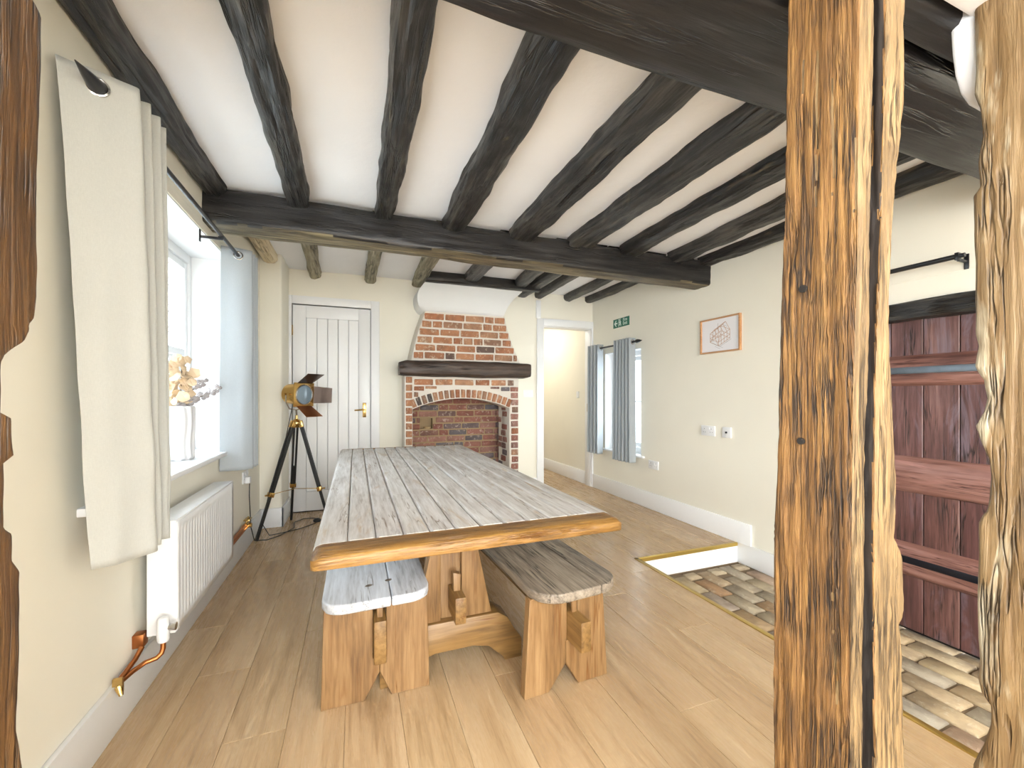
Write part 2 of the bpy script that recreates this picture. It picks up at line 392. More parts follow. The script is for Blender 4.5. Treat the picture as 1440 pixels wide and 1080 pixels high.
# skirting boards
def skirt(name, m): return struct(part(name, m, WHITE, bevel=.004))
skirt('baseboard_left', M().box(XL, XL+.018, -5.2, 4.15, 0, .168))
skirt('baseboard_nib', M().box(XL, -.592, 4.132, 4.15, 0, .168).box(-.61, -.592, 4.132, YB, 0, .168))
skirt('baseboard_right', M().box(XR-.018, XR, 2.31, YB, -.0, .168))
skirt('baseboard_sunken', M().box(XR-.018, XR, 1.64, 2.43, ZW, .010))
skirt('baseboard_back', M().box(.235, .46, YB-.018, YB, 0, .168).box(1.71, 2.04, YB-.018, YB, 0, .168))
skirt('baseboard_hall', M().box(XR-.018, XR, YB+.12, 6.3, 0, .168).box(1.96, XR, 6.28, 6.3, 0, .168))
struct(part('trim_1', M().box(WELL_X, XR, WELL_Y-.004, WELL_Y+.012, ZW, -.006).box(WELL_X, WELL_X+.012, -5.2, WELL_Y, ZW, -.006), WHITE))
struct(part('trim_2', M().box(WELL_X-.022, XR-.018, WELL_Y-.008, WELL_Y+.016, -.012, .004).box(WELL_X-.022, WELL_X+.008, -5.2, WELL_Y+.016, -.012, .004), GOLDT, bevel=.002))
# nosing front lips
struct(part('trim_3', M().box(WELL_X-.0, XR-.02, WELL_Y-.010, WELL_Y-.004, -.022, .002), GOLDT))

# ------------------------------------------------------------ big timbers
def beamthing(name, label, cat, m, mat, loc, group=None):
    return single(name, m, mat, label, cat, loc, group, smooth=True, angle=50)
beamthing('cross_beam', 'long black cross beam spanning the middle of the room under the joists', 'beam',
          rough_timber((-.84, 2.80, 2.20), (XR+.03, 2.80, 2.19), .19, .20, 11, 150, 48, .008, .002, 9), BEAM, (1, 2.80, 2.1))
cb = D.objects['cross_beam']; cb.data.materials.append(wood('worn_beam_underside', 'x', srgb(34, 30, 26), srgb(92, 82, 62), srgb(156, 142, 110), 60, 4, .8, .5, 1, bdist=.005))
for p in cb.data.polygons:
    if p.normal.z < -.72: p.material_index = 1
beamthing('front_beam', 'massive black beam overhead nearest the viewer, behind the posts', 'beam',
          rough_timber((-.9, .812, 2.215), (3.1, .812, 2.215), .295, .33, 12, 150, 56, .007, .002, 12), BEAM, (1, .8, 2.05))
beamthing('head_timber', 'dark head timber on top of the posts, in front of the massive beam', 'beam',
          rough_timber((-.9, .602, 2.17), (3.1, .602, 2.17), .088, .225, 13, 120, 40, .006, .002, 9), BEAM, (1, .6, 2.06))
ordn = ['first', 'second', 'third', 'fourth', 'fifth', 'sixth', 'seventh', 'eighth', 'ninth']
fj = [(-.725, .11, -.725, .10), (-.285, .11, -.315, .115), (.165, .115, .165, .11), (.60, .15, .61, .15), (1.075, .17, 1.10, .19), (1.51, .17, 1.555, .17),
      (1.93, .14, 2.0, .15), (2.36, .13, 2.45, .15), (2.73, .12, 2.76, .12)]
extra = ['along the window wall', 'rough with pale scuffs', 'narrow and straight', 'with an empty slot near the front beam', 'with a knobbly worn underside', 'with a hollow scar', 'thin and dark', 'with a burnt hole', 'against the right wall']
for i, (xa, wa, xb, wb) in enumerate(fj):
    tp = (lambda wa, wb: (lambda t: wa/max(wa, wb)+(wb-wa)/max(wa, wb)*t))(wa, wb)
    beamthing('ceiling_joist', f'{ordn[i]} front joist from the window wall, {extra[i]}', 'joist',
              rough_timber((xa, .94, ZC1-.03), (xb, 2.73, ZC1-.018), max(wa, wb), .115 if i else .13, 20+i, 160, 44, .013, .0055, 6 if i % 2 else 5, tp, fr=3.4), JOIST, (xa, 1.8, 2.25), 'joists in front of the cross beam')
bj = [(-.70, .12, -.70, 4.2, JOISTC, 'limewashed pale', 'above the window curtain'), (-.33, .11, -.37, YB+.02, JOISTP, 'pale worn', 'over the white boarded door'), (.16, .105, .145, YB+.02, JOISTP, 'slim pale worn', 'ending left of the chimney hood'),
      (.60, .14, .645, YB+.02, JOISTP, 'thick pale log', 'touching the left side of the chimney hood'), (1.10, .16, 1.12, 4.18, JOIST, 'short dark', 'ending above the middle of the hood'),
      (1.56, .15, 1.67, 4.18, JOIST, 'short dark', 'ending above the right of the hood'), (1.84, .13, 1.86, YB+.02, JOIST, 'dark', 'just right of the chimney hood'),
      (2.03, .10, 2.06, YB+.02, JOIST, 'thin dark', 'left of the open doorway frame'), (2.42, .12, 2.465, YB+.02, JOIST, 'dark', 'over the open doorway'), (2.74, .11, 2.76, YB+.02, JOIST, 'dark', 'along the right wall in the far bay')]
for i, (xa, wd, xb, ye, mt, a, b) in enumerate(bj):
    beamthing('ceiling_joist', f'{a} joist behind the cross beam, {b}', 'joist',
              rough_timber((xa, 2.86, ZC2-.02), (xb, ye, ZC2-.022), wd, .105 if i else .13, 40+i, 70, 28, .010, .003, 3.0, None), mt, (xa, 3.6, 2.33), 'joists behind the cross beam')
beamthing('trimmer', 'short dark trimmer across the joists above the white chimney hood', 'beam',
          rough_timber((.66, 4.20, ZC2-.035), (1.90, 4.20, ZC2-.035), .08, .13, 60, 40, 28, .005, .002, 7), BEAM, (1.2, 4.26, 2.3))

# --- the three posts of the open partition
def YatX(u, x):
    l = (u-720)/FPX; s_, c_ = sin(YAW), cos(YAW); return x*(c_-s_*l)/(s_+c_*l)
def interp(tab, t):
    if t <= tab[0][0]: return tab[0][1]
    for (a, b), (c, d) in zip(tab, tab[1:]):
        if t <= c: return b+(d-b)*(t-a)/(c-a)
    return tab[-1][1]
def ztab(tab, x):
    """silhouette samples (image row, edge Y) -> (z, Y) in the scene"""
    out = []
    for v, u in tab:
        y = YatX(u, x); b = x*sin(YAW)+y*cos(YAW); out.append((H-(v-557)/FPX*b, y))
    return sorted(out)
def post_mesh(sect, z0, z1, nz, seed, amp, fis, smallf=60, cracks=True):
    """sect(z) -> list of plan points (closed). every ring has the same count"""
    S = Vector((seed*5.1, seed*2.3, seed)); m = M(); vs = []; n = None
    for i in range(nz+1):
        z = z0+(z1-z0)*i/nz; pts = sect(z)
        # resample evenly
        P = [Vector((a, b, 0)) for a, b in pts]; L = [0]
        for k in range(len(P)): L.append(L[-1]+(P[(k+1) % len(P)]-P[k]).length)
        n = 220; ring = []; k = 0
        for j in range(n):
            d = L[-1]*j/n
            while L[k+1] < d: k += 1
            f = (d-L[k])/max(1e-6, L[k+1]-L[k]); ring.append(P[k].lerp(P[(k+1) % len(P)], f))
        cen = sum(ring, Vector())/n
        for j in range(n):
            p = ring[j]; tg = (ring[(j+1) % n]-ring[j-1]).normalized(); nr = Vector((tg.y, -tg.x, 0))
            q = Vector((p.x*smallf, p.y*smallf, z*2.6))+S
            e = amp*fbm(Vector((p.x*11, p.y*11, z*3))+S, 3)
            e += fis*(noise.noise(q)+.6*noise.noise(q*2.1))
            e -= fis*3.0*max(0, .12-abs(noise.noise(Vector((p.x*26, p.y*26, z*1.3))+S)))/.12*max(0, noise.noise(Vector((p.x*7, p.y*7, z*2))+S)+.25)
            e += fis*.5*noise.noise(Vector((p.x*90, p.y*90, z*40))+S)
            vs.append((p.x+nr.x*e, p.y+nr.y*e, z))
    fs = []
    for i in range(nz):
        for j in range(n): fs.append((i*n+j, i*n+(j+1) % n, (i+1)*n+(j+1) % n, (i+1)*n+j))
    fs += [tuple(range(n-1, -1, -1)), tuple(nz*n+k for k in range(n))]
    return m.add(vs, fs)
# middle post: the broad face looks at the opening (-X), the slotted face at the viewer (-Y)
PX = .88
midL = ztab([(0, 1108), (100, 1108), (300, 1102), (540, 1095), (800, 1089), (1080, 1087)], PX)
midC = ztab([(0, 1208), (300, 1206), (540, 1200), (800, 1197), (1080, 1196)], PX)
def uv_x(u, y):
    l = (u-720)/FPX; s_, c_ = sin(YAW), cos(YAW); return y*(s_+c_*l)/(c_-s_*l)
def midsect(z):
    yb = interp(midL, z); yf = interp(midC, z)
    # rows of this height on the front face
    v = 557-(z-H)/ (PX*sin(YAW)+yf*cos(YAW))*FPX
    g0 = interp([(0, 1226), (500, 1222), (700, 1214), (1080, 1214)], v); g1 = interp([(0, 1246), (300, 1240), (500, 1232), (700, 1230), (1080, 1231)], v)
    r_ = interp([(0, 1272), (120, 1272), (300, 1258), (400, 1254), (560, 1260), (700, 1264), (770, 1262), (800, 1270), (880, 1272), (900, 1266), (1080, 1275)], v)
    xg0, xg1, xr = uv_x(g0, yf), uv_x(g1, yf), uv_x(r_, yf)
    gd = .045
    return [(PX, yf), (PX, yb), (xr+.01, yb), (xr, yf+.01), (xr-.006, yf), (xg1, yf), (xg1-.002, yf+gd), (xg0+.004, yf+gd), (xg0, yf), (PX+.006, yf-.0)][::-1]
midpost = thing('oak_post', 'golden brown oak post with a long dark slot, standing free in the open partition', 'post', (.94, .58, 0))
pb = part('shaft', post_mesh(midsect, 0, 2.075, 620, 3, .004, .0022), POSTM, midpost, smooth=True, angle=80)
for (yy_, zz_, rr_) in [(.60, 1.375, .008), (.605, 1.055, .007)]:
    part('peg', M().tube([(PX-.004, yy_, zz_), (PX+.02, yy_, zz_)], rr_, 12), DARKEDGE, midpost)
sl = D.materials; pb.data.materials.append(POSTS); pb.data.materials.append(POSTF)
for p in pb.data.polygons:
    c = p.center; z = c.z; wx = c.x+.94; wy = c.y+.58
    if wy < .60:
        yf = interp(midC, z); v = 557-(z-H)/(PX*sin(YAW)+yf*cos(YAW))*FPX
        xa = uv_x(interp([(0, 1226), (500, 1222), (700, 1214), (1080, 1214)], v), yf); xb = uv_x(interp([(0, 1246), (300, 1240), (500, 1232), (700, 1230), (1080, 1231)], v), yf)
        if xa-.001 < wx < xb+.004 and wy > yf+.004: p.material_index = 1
        elif p.normal.y < -.55: p.material_index = 2
# right post
RX = 1.36
rt = ztab([(-60, 1366), (15, 1368), (100, 1368), (130, 1366), (150, 1374), (190, 1378), (205, 1375), (230, 1371), (262, 1373), (275, 1365), (310, 1365), (360, 1366), (400, 1367), (470, 1370), (486, 1374), (492, 1373),
           (515, 1368), (535, 1381), (560, 1385), (580, 1380), (598, 1366), (620, 1372), (645, 1384), (670, 1386), (700, 1383), (720, 1379), (735, 1370), (820, 1370), (900, 1372), (930, 1375), (952, 1371), (975, 1376), (992, 1388), (1020, 1387), (1050, 1380), (1078, 1367)], RX)
def rsect(z):
    yb = interp(rt, z)
    return [(RX+.012, .22), (RX, .24), (RX, yb-.02), (RX+.004, yb-.006), (RX+.014, yb), (RX+.20, yb+.02), (RX+.21, .22)][::-1]
rp = thing('oak_post', 'tan knotty oak post with a wavy waney edge and whitish patches at the right', 'post', (RX+.1, .38, 0))
part('shaft', post_mesh(rsect, -.14, 2.3, 640, 8, .006, .0014, 34), POSTR, rp, smooth=True, angle=80)
# left post
LX = -.345
lt = ztab([(-40, 40), (0, 46), (30, 62), (160, 62), (420, 61), (450, 56), (480, 40), (500, 13), (510, 8), (580, 6), (588, 22), (640, 25), (650, 10), (740, 10), (748, 22), (785, 22), (800, 33), (940, 33), (1020, 28), (1080, 38), (1120, 38)], LX)
def lsect(z):
    yb = interp(lt, z)
    return [(LX, .40), (LX-.2, .40), (LX-.2, yb), (LX-.012, yb), (LX, yb-.008)][::-1]
lp = thing('oak_post', 'dark brown oak post with deep notches at the left edge', 'post', (LX-.1, .5, 0))
part('shaft', post_mesh(lsect, 0, 2.06, 620, 14, .003, .0014, 40), POSTL, lp, smooth=True, angle=80)
# plaster over the head timber
m = M().box(-1.0, 3.1, .40, .548, 2.06, 2.4)
struct(part('wall_over_posts', m, CEIL, bevel=.01))
m = M().prism([(1.385, 2.3), (1.385, 2.06), (1.392, 2.0), (1.405, 1.95), (1.43, 1.91), (1.47, 1.89), (1.64, 1.88), (1.64, 2.3)], .535, .585, 'xz')
struct(part('wall_plaster_patch', m, CEIL, bevel=.012, seg=3, angle=80))
# ------------------------------------------------------------ left window
WX = -1.0
def sash(root, ya, yb, za, zb, x, vbars, hbars, st=.042):
    f = part('sash', M().box(x, x+.035, ya, ya+st, za, zb).box(x, x+.035, yb-st, yb, za, zb).box(x, x+.035, ya+st, yb-st, za, za+st).box(x, x+.035, ya+st, yb-st, zb-st, zb), WHITE, root, bevel=.004)
    w_ = yb-ya-2*st; h_ = zb-za-2*st
    for i in range(1, vbars+1):
        c = ya+st+w_*i/(vbars+1); part('glazing_bar', M().box(x+.004, x+.03, c-.010, c+.010, za+st, zb-st), WHITE, root, bevel=.003)
    for j in range(1, hbars+1):
        c = za+st+h_*j/(hbars+1); part('glazing_bar', M().box(x+.004, x+.03, ya+st, yb-st, c-.010, c+.010), WHITE, root, bevel=.003)
    for i in range(vbars+1):
        for j in range(hbars+1):
            y0 = ya+st+w_*i/(vbars+1); z0 = za+st+h_*j/(hbars+1)
            part('pane', M().box(x+.015, x+.019, y0, y0+w_/(vbars+1), z0, z0+h_/(hbars+1)), GLASS, root)
win = struct(D.objects.new('window_1', None)); COL.objects.link(win); win.location = (WX-.03, 2.47, .80)
part('window_frame', M().box(WX-.07, WX+.01, 1.66, 1.74, .80, 2.05).box(WX-.07, WX+.01, 3.20, 3.28, .80, 2.05).box(WX-.07, WX+.01, 1.74, 3.20, 1.99, 2.05).box(WX-.07, WX+.01, 1.74, 3.20, .80, .85)
     .box(WX-.07, WX-.005, 2.445, 2.495, .85, 1.99), WHITE, win, bevel=.006)
for a, b in ((1.745, 2.44), (2.50, 3.195)):
    sash(win, a, b, 1.40, 1.985, WX-.035, 1, 0); sash(win, a, b, .855, 1.425, WX-.065, 1, 0)
part('window_sill', M().box(WX-.01, XL+.045, 1.62, 3.22, .785, .812), WHITE, win, bevel=.006)
struct(part('trim_6', M().box(XL-.22, XL-.001, 1.70, 1.706, .81, 2.05).box(XL-.22, XL-.001, 3.234, 3.24, .81, 2.05).box(XL-.22, XL-.001, 1.70, 3.24, 2.044, 2.05), WHITE))  # white reveal lining, its colour stands in for light whitening the recess
struct(part('trim_7', M().box(XR+.001, XR+.10, 3.62, 3.626, .52, 1.66).box(XR+.001, XR+.10, 4.294, 4.30, .52, 1.66).box(XR+.001, XR+.10, 3.62, 4.30, 1.654, 1.66), WHITE))
struct(part('trim_4', M().box(XL-.003, XL+.006, 1.66, 3.24, 2.05, 2.10), WALL, bevel=.003))
# ------------------------------------------------------------ right window
win2 = struct(D.objects.new('window_2', None)); COL.objects.link(win2); win2.location = (XR+.13, 3.96, .52)
part('window_frame', M().box(XR+.10, XR+.17, 3.60, 3.66, .52, 1.66).box(XR+.10, XR+.17, 4.26, 4.32, .52, 1.66).box(XR+.10, XR+.17, 3.66, 4.26, 1.60, 1.66).box(XR+.10, XR+.17, 3.66, 4.26, .52, .58), WHITE, win2, bevel=.005)
sash(win2, 3.665, 4.255, .585, 1.595, XR+.11, 0, 1, .05)
part('window_sill', M().box(XR-.03, XR+.11, 3.56, 4.33, .50, .522), WHITE, win2, bevel=.005)
part('catch', M().box(XR+.085, XR+.11, 4.225, 4.24, 1.04, 1.09).box(XR+.08, XR+.09, 4.17, 4.24, 1.055, 1.067), BRASS, win2, bevel=.002)

# ------------------------------------------------------------ white boarded door (left)
d1 = struct(D.objects.new('door_1', None)); COL.objects.link(d1); d1.location = (-.2, YB, 0)
part('door_frame', M().box(-.625, -.585, YB-.022, YB+.10, 0, 2.14).box(.15, .235, YB-.022, YB+.10, 0, 2.14).box(-.585, .15, YB-.022, YB+.10, 2.06, 2.14), WHITE, d1, bevel=.005)
part('stile', M().box(-.578, -.46, YB+.0, YB+.04, .008, 2.052), WHITE, d1, bevel=.003)
part('stile', M().box(.03, .143, YB+.0, YB+.04, .008, 2.052), WHITE, d1, bevel=.003)
part('rail', M().box(-.46, .03, YB+.0, YB+.04, 1.93, 2.052), WHITE, d1, bevel=.003)
part('rail', M().box(-.46, .03, YB+.0, YB+.04, .008, .20), WHITE, d1, bevel=.003)
for i in range(5):
    w_ = .49/5; part('panel_board', M().box(-.46+i*w_+.002, -.46+(i+1)*w_-.002, YB+.010, YB+.035, .20, 1.93), WHITE, d1, bevel=.004, seg=1)
h_ = part('door_handle', M().box(.068, .103, YB-.008, YB, .93, 1.08), BRASS, d1, bevel=.003)
part('lever', M().tube([(.086, YB-.008, 1.01), (.086, YB-.045, 1.01), (.075, YB-.05, 1.01), (-.01, YB-.05, 1.005)], [.009, .009, .010, .007], 10), BRASS, h_, smooth=True)
for zz_ in (1.80, .25):
    part('hinge', M().tube([(-.582, YB-.006, zz_-.05), (-.582, YB-.006, zz_+.05)], .006, 8), BRASS, d1, smooth=True)
part('backing', M().box(-.62, .20, YB+.045, YB+.08, 0, 2.1), WHITE, d1)  # added unseen board, blocks outside light at the gaps between panels
part('threshold', M().box(-.60, .16, YB-.0, YB+.05, 0, .006), DARKEDGE, d1)
# open doorway (right)
d2 = struct(D.objects.new('door_2', None)); COL.objects.link(d2); d2.location = (2.46, YB, 0)
part('door_frame', M().box(2.04, 2.13, YB-.022, YB, 0, 2.09).box(2.795, XR, YB-.022, YB, 0, 2.09).box(2.13, 2.795, YB-.022, YB, 2.0, 2.09)
     .box(2.10, 2.135, YB, YB+.14, 0, 2.0).box(2.79, XR, YB, YB+.14, 0, 2.0).box(2.135, 2.79, YB, YB+.14, 1.992, 2.03), WHITE, d2, bevel=.005)
part('strike_plate', M().box(2.787, 2.79, YB+.05, YB+.08, .95, 1.05), BRASS, d2)
single('cable_boxing', M().box(2.03, 2.085, YB-.03, YB, 2.09, 2.30), WHITE, 'short white boxed trunking above the doorway frame', 'trunking', (2.05, YB-.02, 2.1), bevel=.003)

# ------------------------------------------------------------ red plank door in the right wall
d3 = struct(D.objects.new('door_3', None)); COL.objects.link(d3); d3.location = (XR+.05, 1.2, ZW)
DX = XR+.035
part('jamb', M().box(DX-.01, XR+.12, 1.60, 1.62, ZW, 1.565).box(DX-.01, XR+.12, .84, .86, ZW, 1.565), DOORP, d3)
yb_ = [1.60, 1.455, 1.31, 1.165, 1.02, .86]
for i in range(5):
    part('door_plank', M().box(DX, DX+.025, yb_[i+1]+.0018, yb_[i]-.0018, ZW+.02, 1.60), DOORP, d3, bevel=.003, seg=1)
part('backing', M().box(DX+.027, DX+.05, .86, 1.60, ZW, 1.56), DARKEDGE, d3)
for (a, b) in ((1.205, 1.375), (.62, .82), (.16, .345)):
    pts = [(DX+.001, a), (DX-.022, a+.018), (DX-.028, a+.03), (DX-.028, b-.03), (DX-.022, b-.018), (DX+.001, b)]
    part('ledge', M().prism(pts, .865, 1.595, 'xz'), DOORL, d3, bevel=.002, seg=1)
for zc, mt in ((1.29, IRON), (.255, IRONB)):
    st = part('strap_hinge', M().box(DX-.034, DX-.027, .87, 1.58, zc-.018, zc+.018), mt, d3, bevel=.002)
    for k in range(6):
        yy = .93+k*.115
        part('bolt', M().lathe([(.013, 0), (.013, .004), (.008, .009)], (0, 0, 0), 8), IRONB if mt is IRON else STEEL, st).matrix_local = Matrix.Translation((DX-.034-base(st)[0], yy-base(st)[1], zc-base(st)[2]))@Matrix.Rotation(-pi/2, 4, 'Y')
beamthing('door_lintel', 'black timber lintel over the red plank door', 'beam', rough_timber((XR+.02, .74, 1.61), (XR+.02, 1.74, 1.61), .09, .10, 75, 60, 30, .006, .003, 6), JOIST, (XR, 1.2, 1.57))
struct(part('trim_5', M().box(XR-.004, XR+.01, .7, 1.78, 1.775, 1.782), WALL))
# ------------------------------------------------------------ rails and curtains
def cone_finial(m, p, d):
    p = Vector(p); d = Vector(d)
    m.tube([p, p+d*.012, p+d*.014, p+d*.022, p+d*.03, p+d*.05, p+d*.10, p+d*.145], [.013, .013, .009, .009, .019, .021, .012, .0015], 16); return m
lr = thing('curtain_rail', 'black curtain rail with a pointed finial over the left window', 'curtain rail', (-.68, 2.3, 2.02))
part('rod', M().tube([(-.68, 1.55, 2.02), (-.68, 3.06, 2.02)], .0105, 14), BLACKM, lr, smooth=True)
part('finial', cone_finial(M(), (-.68, 1.55, 2.02), (0, -1, 0)), BLACKM, lr, smooth=True)
part('finial', cone_finial(M(), (-.68, 3.06, 2.02), (0, 1, 0)), BLACKM, lr, smooth=True)
for yy in (1.84, 2.66):
    part('bracket', M().box(XL, XL+.006, yy-.008, yy+.008, 1.975, 2.04).box(XL, -.672, yy-.004, yy+.004, 1.995, 2.009).box(-.694, -.668, yy-.005, yy+.005, 1.999, 2.014), BLACKM, lr, bevel=.001)
def curtain(name, label, top, bot, zt, zb, mat, rings, seed, wr=.004, loc=None, group=None, raxis=(0, 1, 0)):
    def sm(pts, n):
        P = [Vector((a, b, 0)) for a, b in pts]; out = []
        for i in range(len(P)-1):
            p0 = P[max(i-1, 0)]; p1 = P[i]; p2 = P[i+1]; p3 = P[min(i+2, len(P)-1)]
            for k in range(n):
                t = k/n; out.append(.5*((2*p1)+(p2-p0)*t+(2*p0-5*p1+4*p2-p3)*t*t+(3*p1-p0-3*p2+p3)*t**3))
        out.append(P[-1]); return out
    A = sm(top, 8); B = sm(bot, 8); nz = 60; vs = []; n = len(A)
    loc = loc or (A[n//2].x, A[n//2].y, zb)
    root = thing(name, label, 'curtain', loc, group=group)
    S = Vector((seed*9.1, seed, 0))
    for i in range(nz+1):
        t = i/nz; z = zt+(zb-zt)*t; e = t**.8
        for j in range(n):
            p = A[j].lerp(B[j], e); q = Vector((p.x*14, p.y*14, z*5))+S
            amp = wr*(.3+t); vs.append((p.x+amp*noise.noise(q), p.y+amp*noise.noise(q+Vector((5, 5, 5))), z+(.004*noise.noise(q) if i == nz else 0)))
    fs = [(i*n+j, i*n+j+1, (i+1)*n+j+1, (i+1)*n+j) for i in range(nz) for j in range(n-1)]
    o = part('fabric', M().add(vs, fs), mat, root, smooth=True, angle=80)
    md = o.modifiers.new('thickness', 'SOLIDIFY'); md.thickness = .0025; md.offset = 0
    # stitched hem
    for (c, ax) in rings:
        part('grommet', M().torus(c, ax, .023, .005, 28, 8), STEEL, root, smooth=True)
    return root
zt = 2.065
top = [(-.752, 1.470), (-.725, 1.485), (-.68, 1.505), (-.635, 1.53), (-.606, 1.548), (-.622, 1.566), (-.70, 1.575), (-.735, 1.592), (-.68, 1.605), (-.606, 1.615), (-.625, 1.632), (-.70, 1.640), (-.735, 1.655), (-.68, 1.668), (-.604, 1.680), (-.625, 1.70), (-.70, 1.706), (-.738, 1.72), (-.68, 1.734), (-.606, 1.745), (-.66, 1.765)]
bot = [(-.692, 1.490), (-.675, 1.50), (-.645, 1.52), (-.62, 1.555), (-.585, 1.60), (-.60, 1.625), (-.68, 1.63), (-.72, 1.645), (-.68, 1.662), (-.600, 1.67), (-.615, 1.69), (-.68, 1.695), (-.725, 1.71), (-.68, 1.725), (-.598, 1.735), (-.62, 1.75), (-.69, 1.755), (-.73, 1.765), (-.68, 1.78), (-.61, 1.79), (-.65, 1.81)]
curtain('curtain', 'near pale grey curtain on the left window rail, with a metal eyelet beside the finial', top, bot, zt, .665, FAB, [((-.68, 1.505, 2.02), (.35, -1, 0))], 1, .006, (-.67, 1.62, .66), 'curtains on the left window')
def shift(p, dx, dy, k=1): return [(a+dx, dy+(b-1.47)*k) for a, b in p]
top2 = [(-.765, 2.985), (-.735, 2.992), (-.69, 3.0), (-.645, 3.015), (-.612, 3.035), (-.63, 3.055), (-.70, 3.06), (-.74, 3.075), (-.69, 3.088), (-.612, 3.10), (-.63, 3.12), (-.70, 3.125), (-.74, 3.14), (-.68, 3.155), (-.608, 3.17), (-.65, 3.19)]
bot2 = [(a-(0.01 if i < 2 else 0), b+(.02 if i > 3 else 0)) for i, (a, b) in enumerate(top2)]
curtain('curtain', 'far pale grey curtain on the left window rail, beside the deep window reveal', top2, bot2, zt, .69, FABB, [((-.68, 3.005, 2.02), (.25, -1, 0))], 2, .004, (-.68, 3.1, .69), 'curtains on the left window')
# right wall small window
CX = XR-.09
rr = thing('curtain_rail', 'short black curtain rail over the small window in the right wall', 'curtain rail', (CX, 4.0, 1.72))
part('rod', M().tube([(CX, 3.60, 1.72), (CX, 4.40, 1.72)], .010, 12), BLACKM, rr, smooth=True)
part('finial', cone_finial(M(), (CX, 3.60, 1.72), (0, -.75, 0)), BLACKM, rr, smooth=True)
part('finial', cone_finial(M(), (CX, 4.40, 1.72), (0, .75, 0)), BLACKM, rr, smooth=True)
for yy in (3.98,):
    part('bracket', M().box(XR-.006, XR, yy-.008, yy+.008, 1.68, 1.74).box(CX, XR, yy-.004, yy+.004, 1.70, 1.71), BLACKM, rr, bevel=.001)
def folds(y0, n, pitch, xa, xb):
    pts = []
    for i in range(n):
        y = y0+i*pitch
        pts += [(xa, y), (xa+.01, y+pitch*.22), (xb-.01, y+pitch*.3), (xb, y+pitch*.5), (xb-.01, y+pitch*.72), (xa+.01, y+pitch*.8)]
    pts.append((xa, y0+n*pitch)); return pts
t3 = folds(3.64, 5, .055, CX-.05, CX+.045); b3 = folds(3.62, 5, .062, CX-.06, CX+.04)
curtain('curtain', 'nearer blue-grey curtain of the small right-hand window', t3, b3, 1.765, .45, FABB, [((CX, 3.645, 1.72), (.3, -1, 0))], 3, .004, (CX, 3.75, .45), 'curtains on the small right window')
t4 = folds(4.24, 3, .075, CX-.05, CX+.045); b4 = folds(4.24, 3, .078, CX-.055, CX+.04)
curtain('curtain', 'farther blue-grey curtain of the small right-hand window, next to the doorway', t4, b4, 1.765, .46, FABB, [((CX, 4.245, 1.72), (.3, -1, 0))], 4, .004, (CX, 4.35, .46), 'curtains on the small right window')
# rail above red door
r3 = thing('curtain_rail', 'black curtain rail with bracket above the red plank door', 'curtain rail', (XR-.08, 1.4, 1.83))
part('rod', M().tube([(XR-.08, 1.10, 1.83), (XR-.08, 1.95, 1.83)], .0105, 14), BLACKM, r3, smooth=True)
part('rod', M().tube([(XR-.08, 1.12, 1.83), (XR-.08, 1.6, 1.83)], .0125, 14), BLACKM, r3, smooth=True)
for yy in (1.125, 1.9):
    part('bracket', M().box(XR-.006, XR, yy-.009, yy+.009, 1.775, 1.85).box(XR-.08, XR, yy-.005, yy+.005, 1.806, 1.818).box(XR-.095, XR-.065, yy-.007, yy+.007, 1.81, 1.846), BLACKM, r3, bevel=.001)
part('screw', M().tube([(XR-.08, 1.41, 1.815), (XR-.08, 1.41, 1.803)], .004, 8), BLACKM, r3)
# ------------------------------------------------------------ fireplace
FY = 4.32            # face of the brickwork
fp = thing('fireplace', 'brick fireplace with an arched opening, tapering brick hood and white plaster cap', 'fireplace', (1.08, FY+.1, 0))
FO = Vector((1.08, FY+.1, 0))
rb = random.Random(21)
BM = [brick_mesh(.2, .1, .062, 100+s, .007) for s in range(5)]
def brick(x0, x1, z0, z1, yf, mat, parent=fp, depth=.06, rot=0, proud=.004):
    """one brick with its face near yf; pieces share meshes and are scaled to their size"""
    me = BM[rb.randrange(5)]
    if me.users and me.materials and me.materials[0] != mat:
        pass
    key = (me.name, mat.name)
    if key not in bcache:
        m2 = me.copy(); m2.materials.clear(); m2.materials.append(mat); bcache[key] = m2
    o = D.objects.new('brick', bcache[key]); COL.objects.link(o); o.parent = parent
    pr = rb.uniform(0, proud)
    o.location = Vector(((x0+x1)/2, yf-pr+depth/2, (z0+z1)/2))-FO
    o.scale = ((x1-x0)/.2, depth/.1, (z1-z0)/.062); o.rotation_euler = (0, rot+rb.uniform(-.015, .015), 0)
    return o
bcache = {}
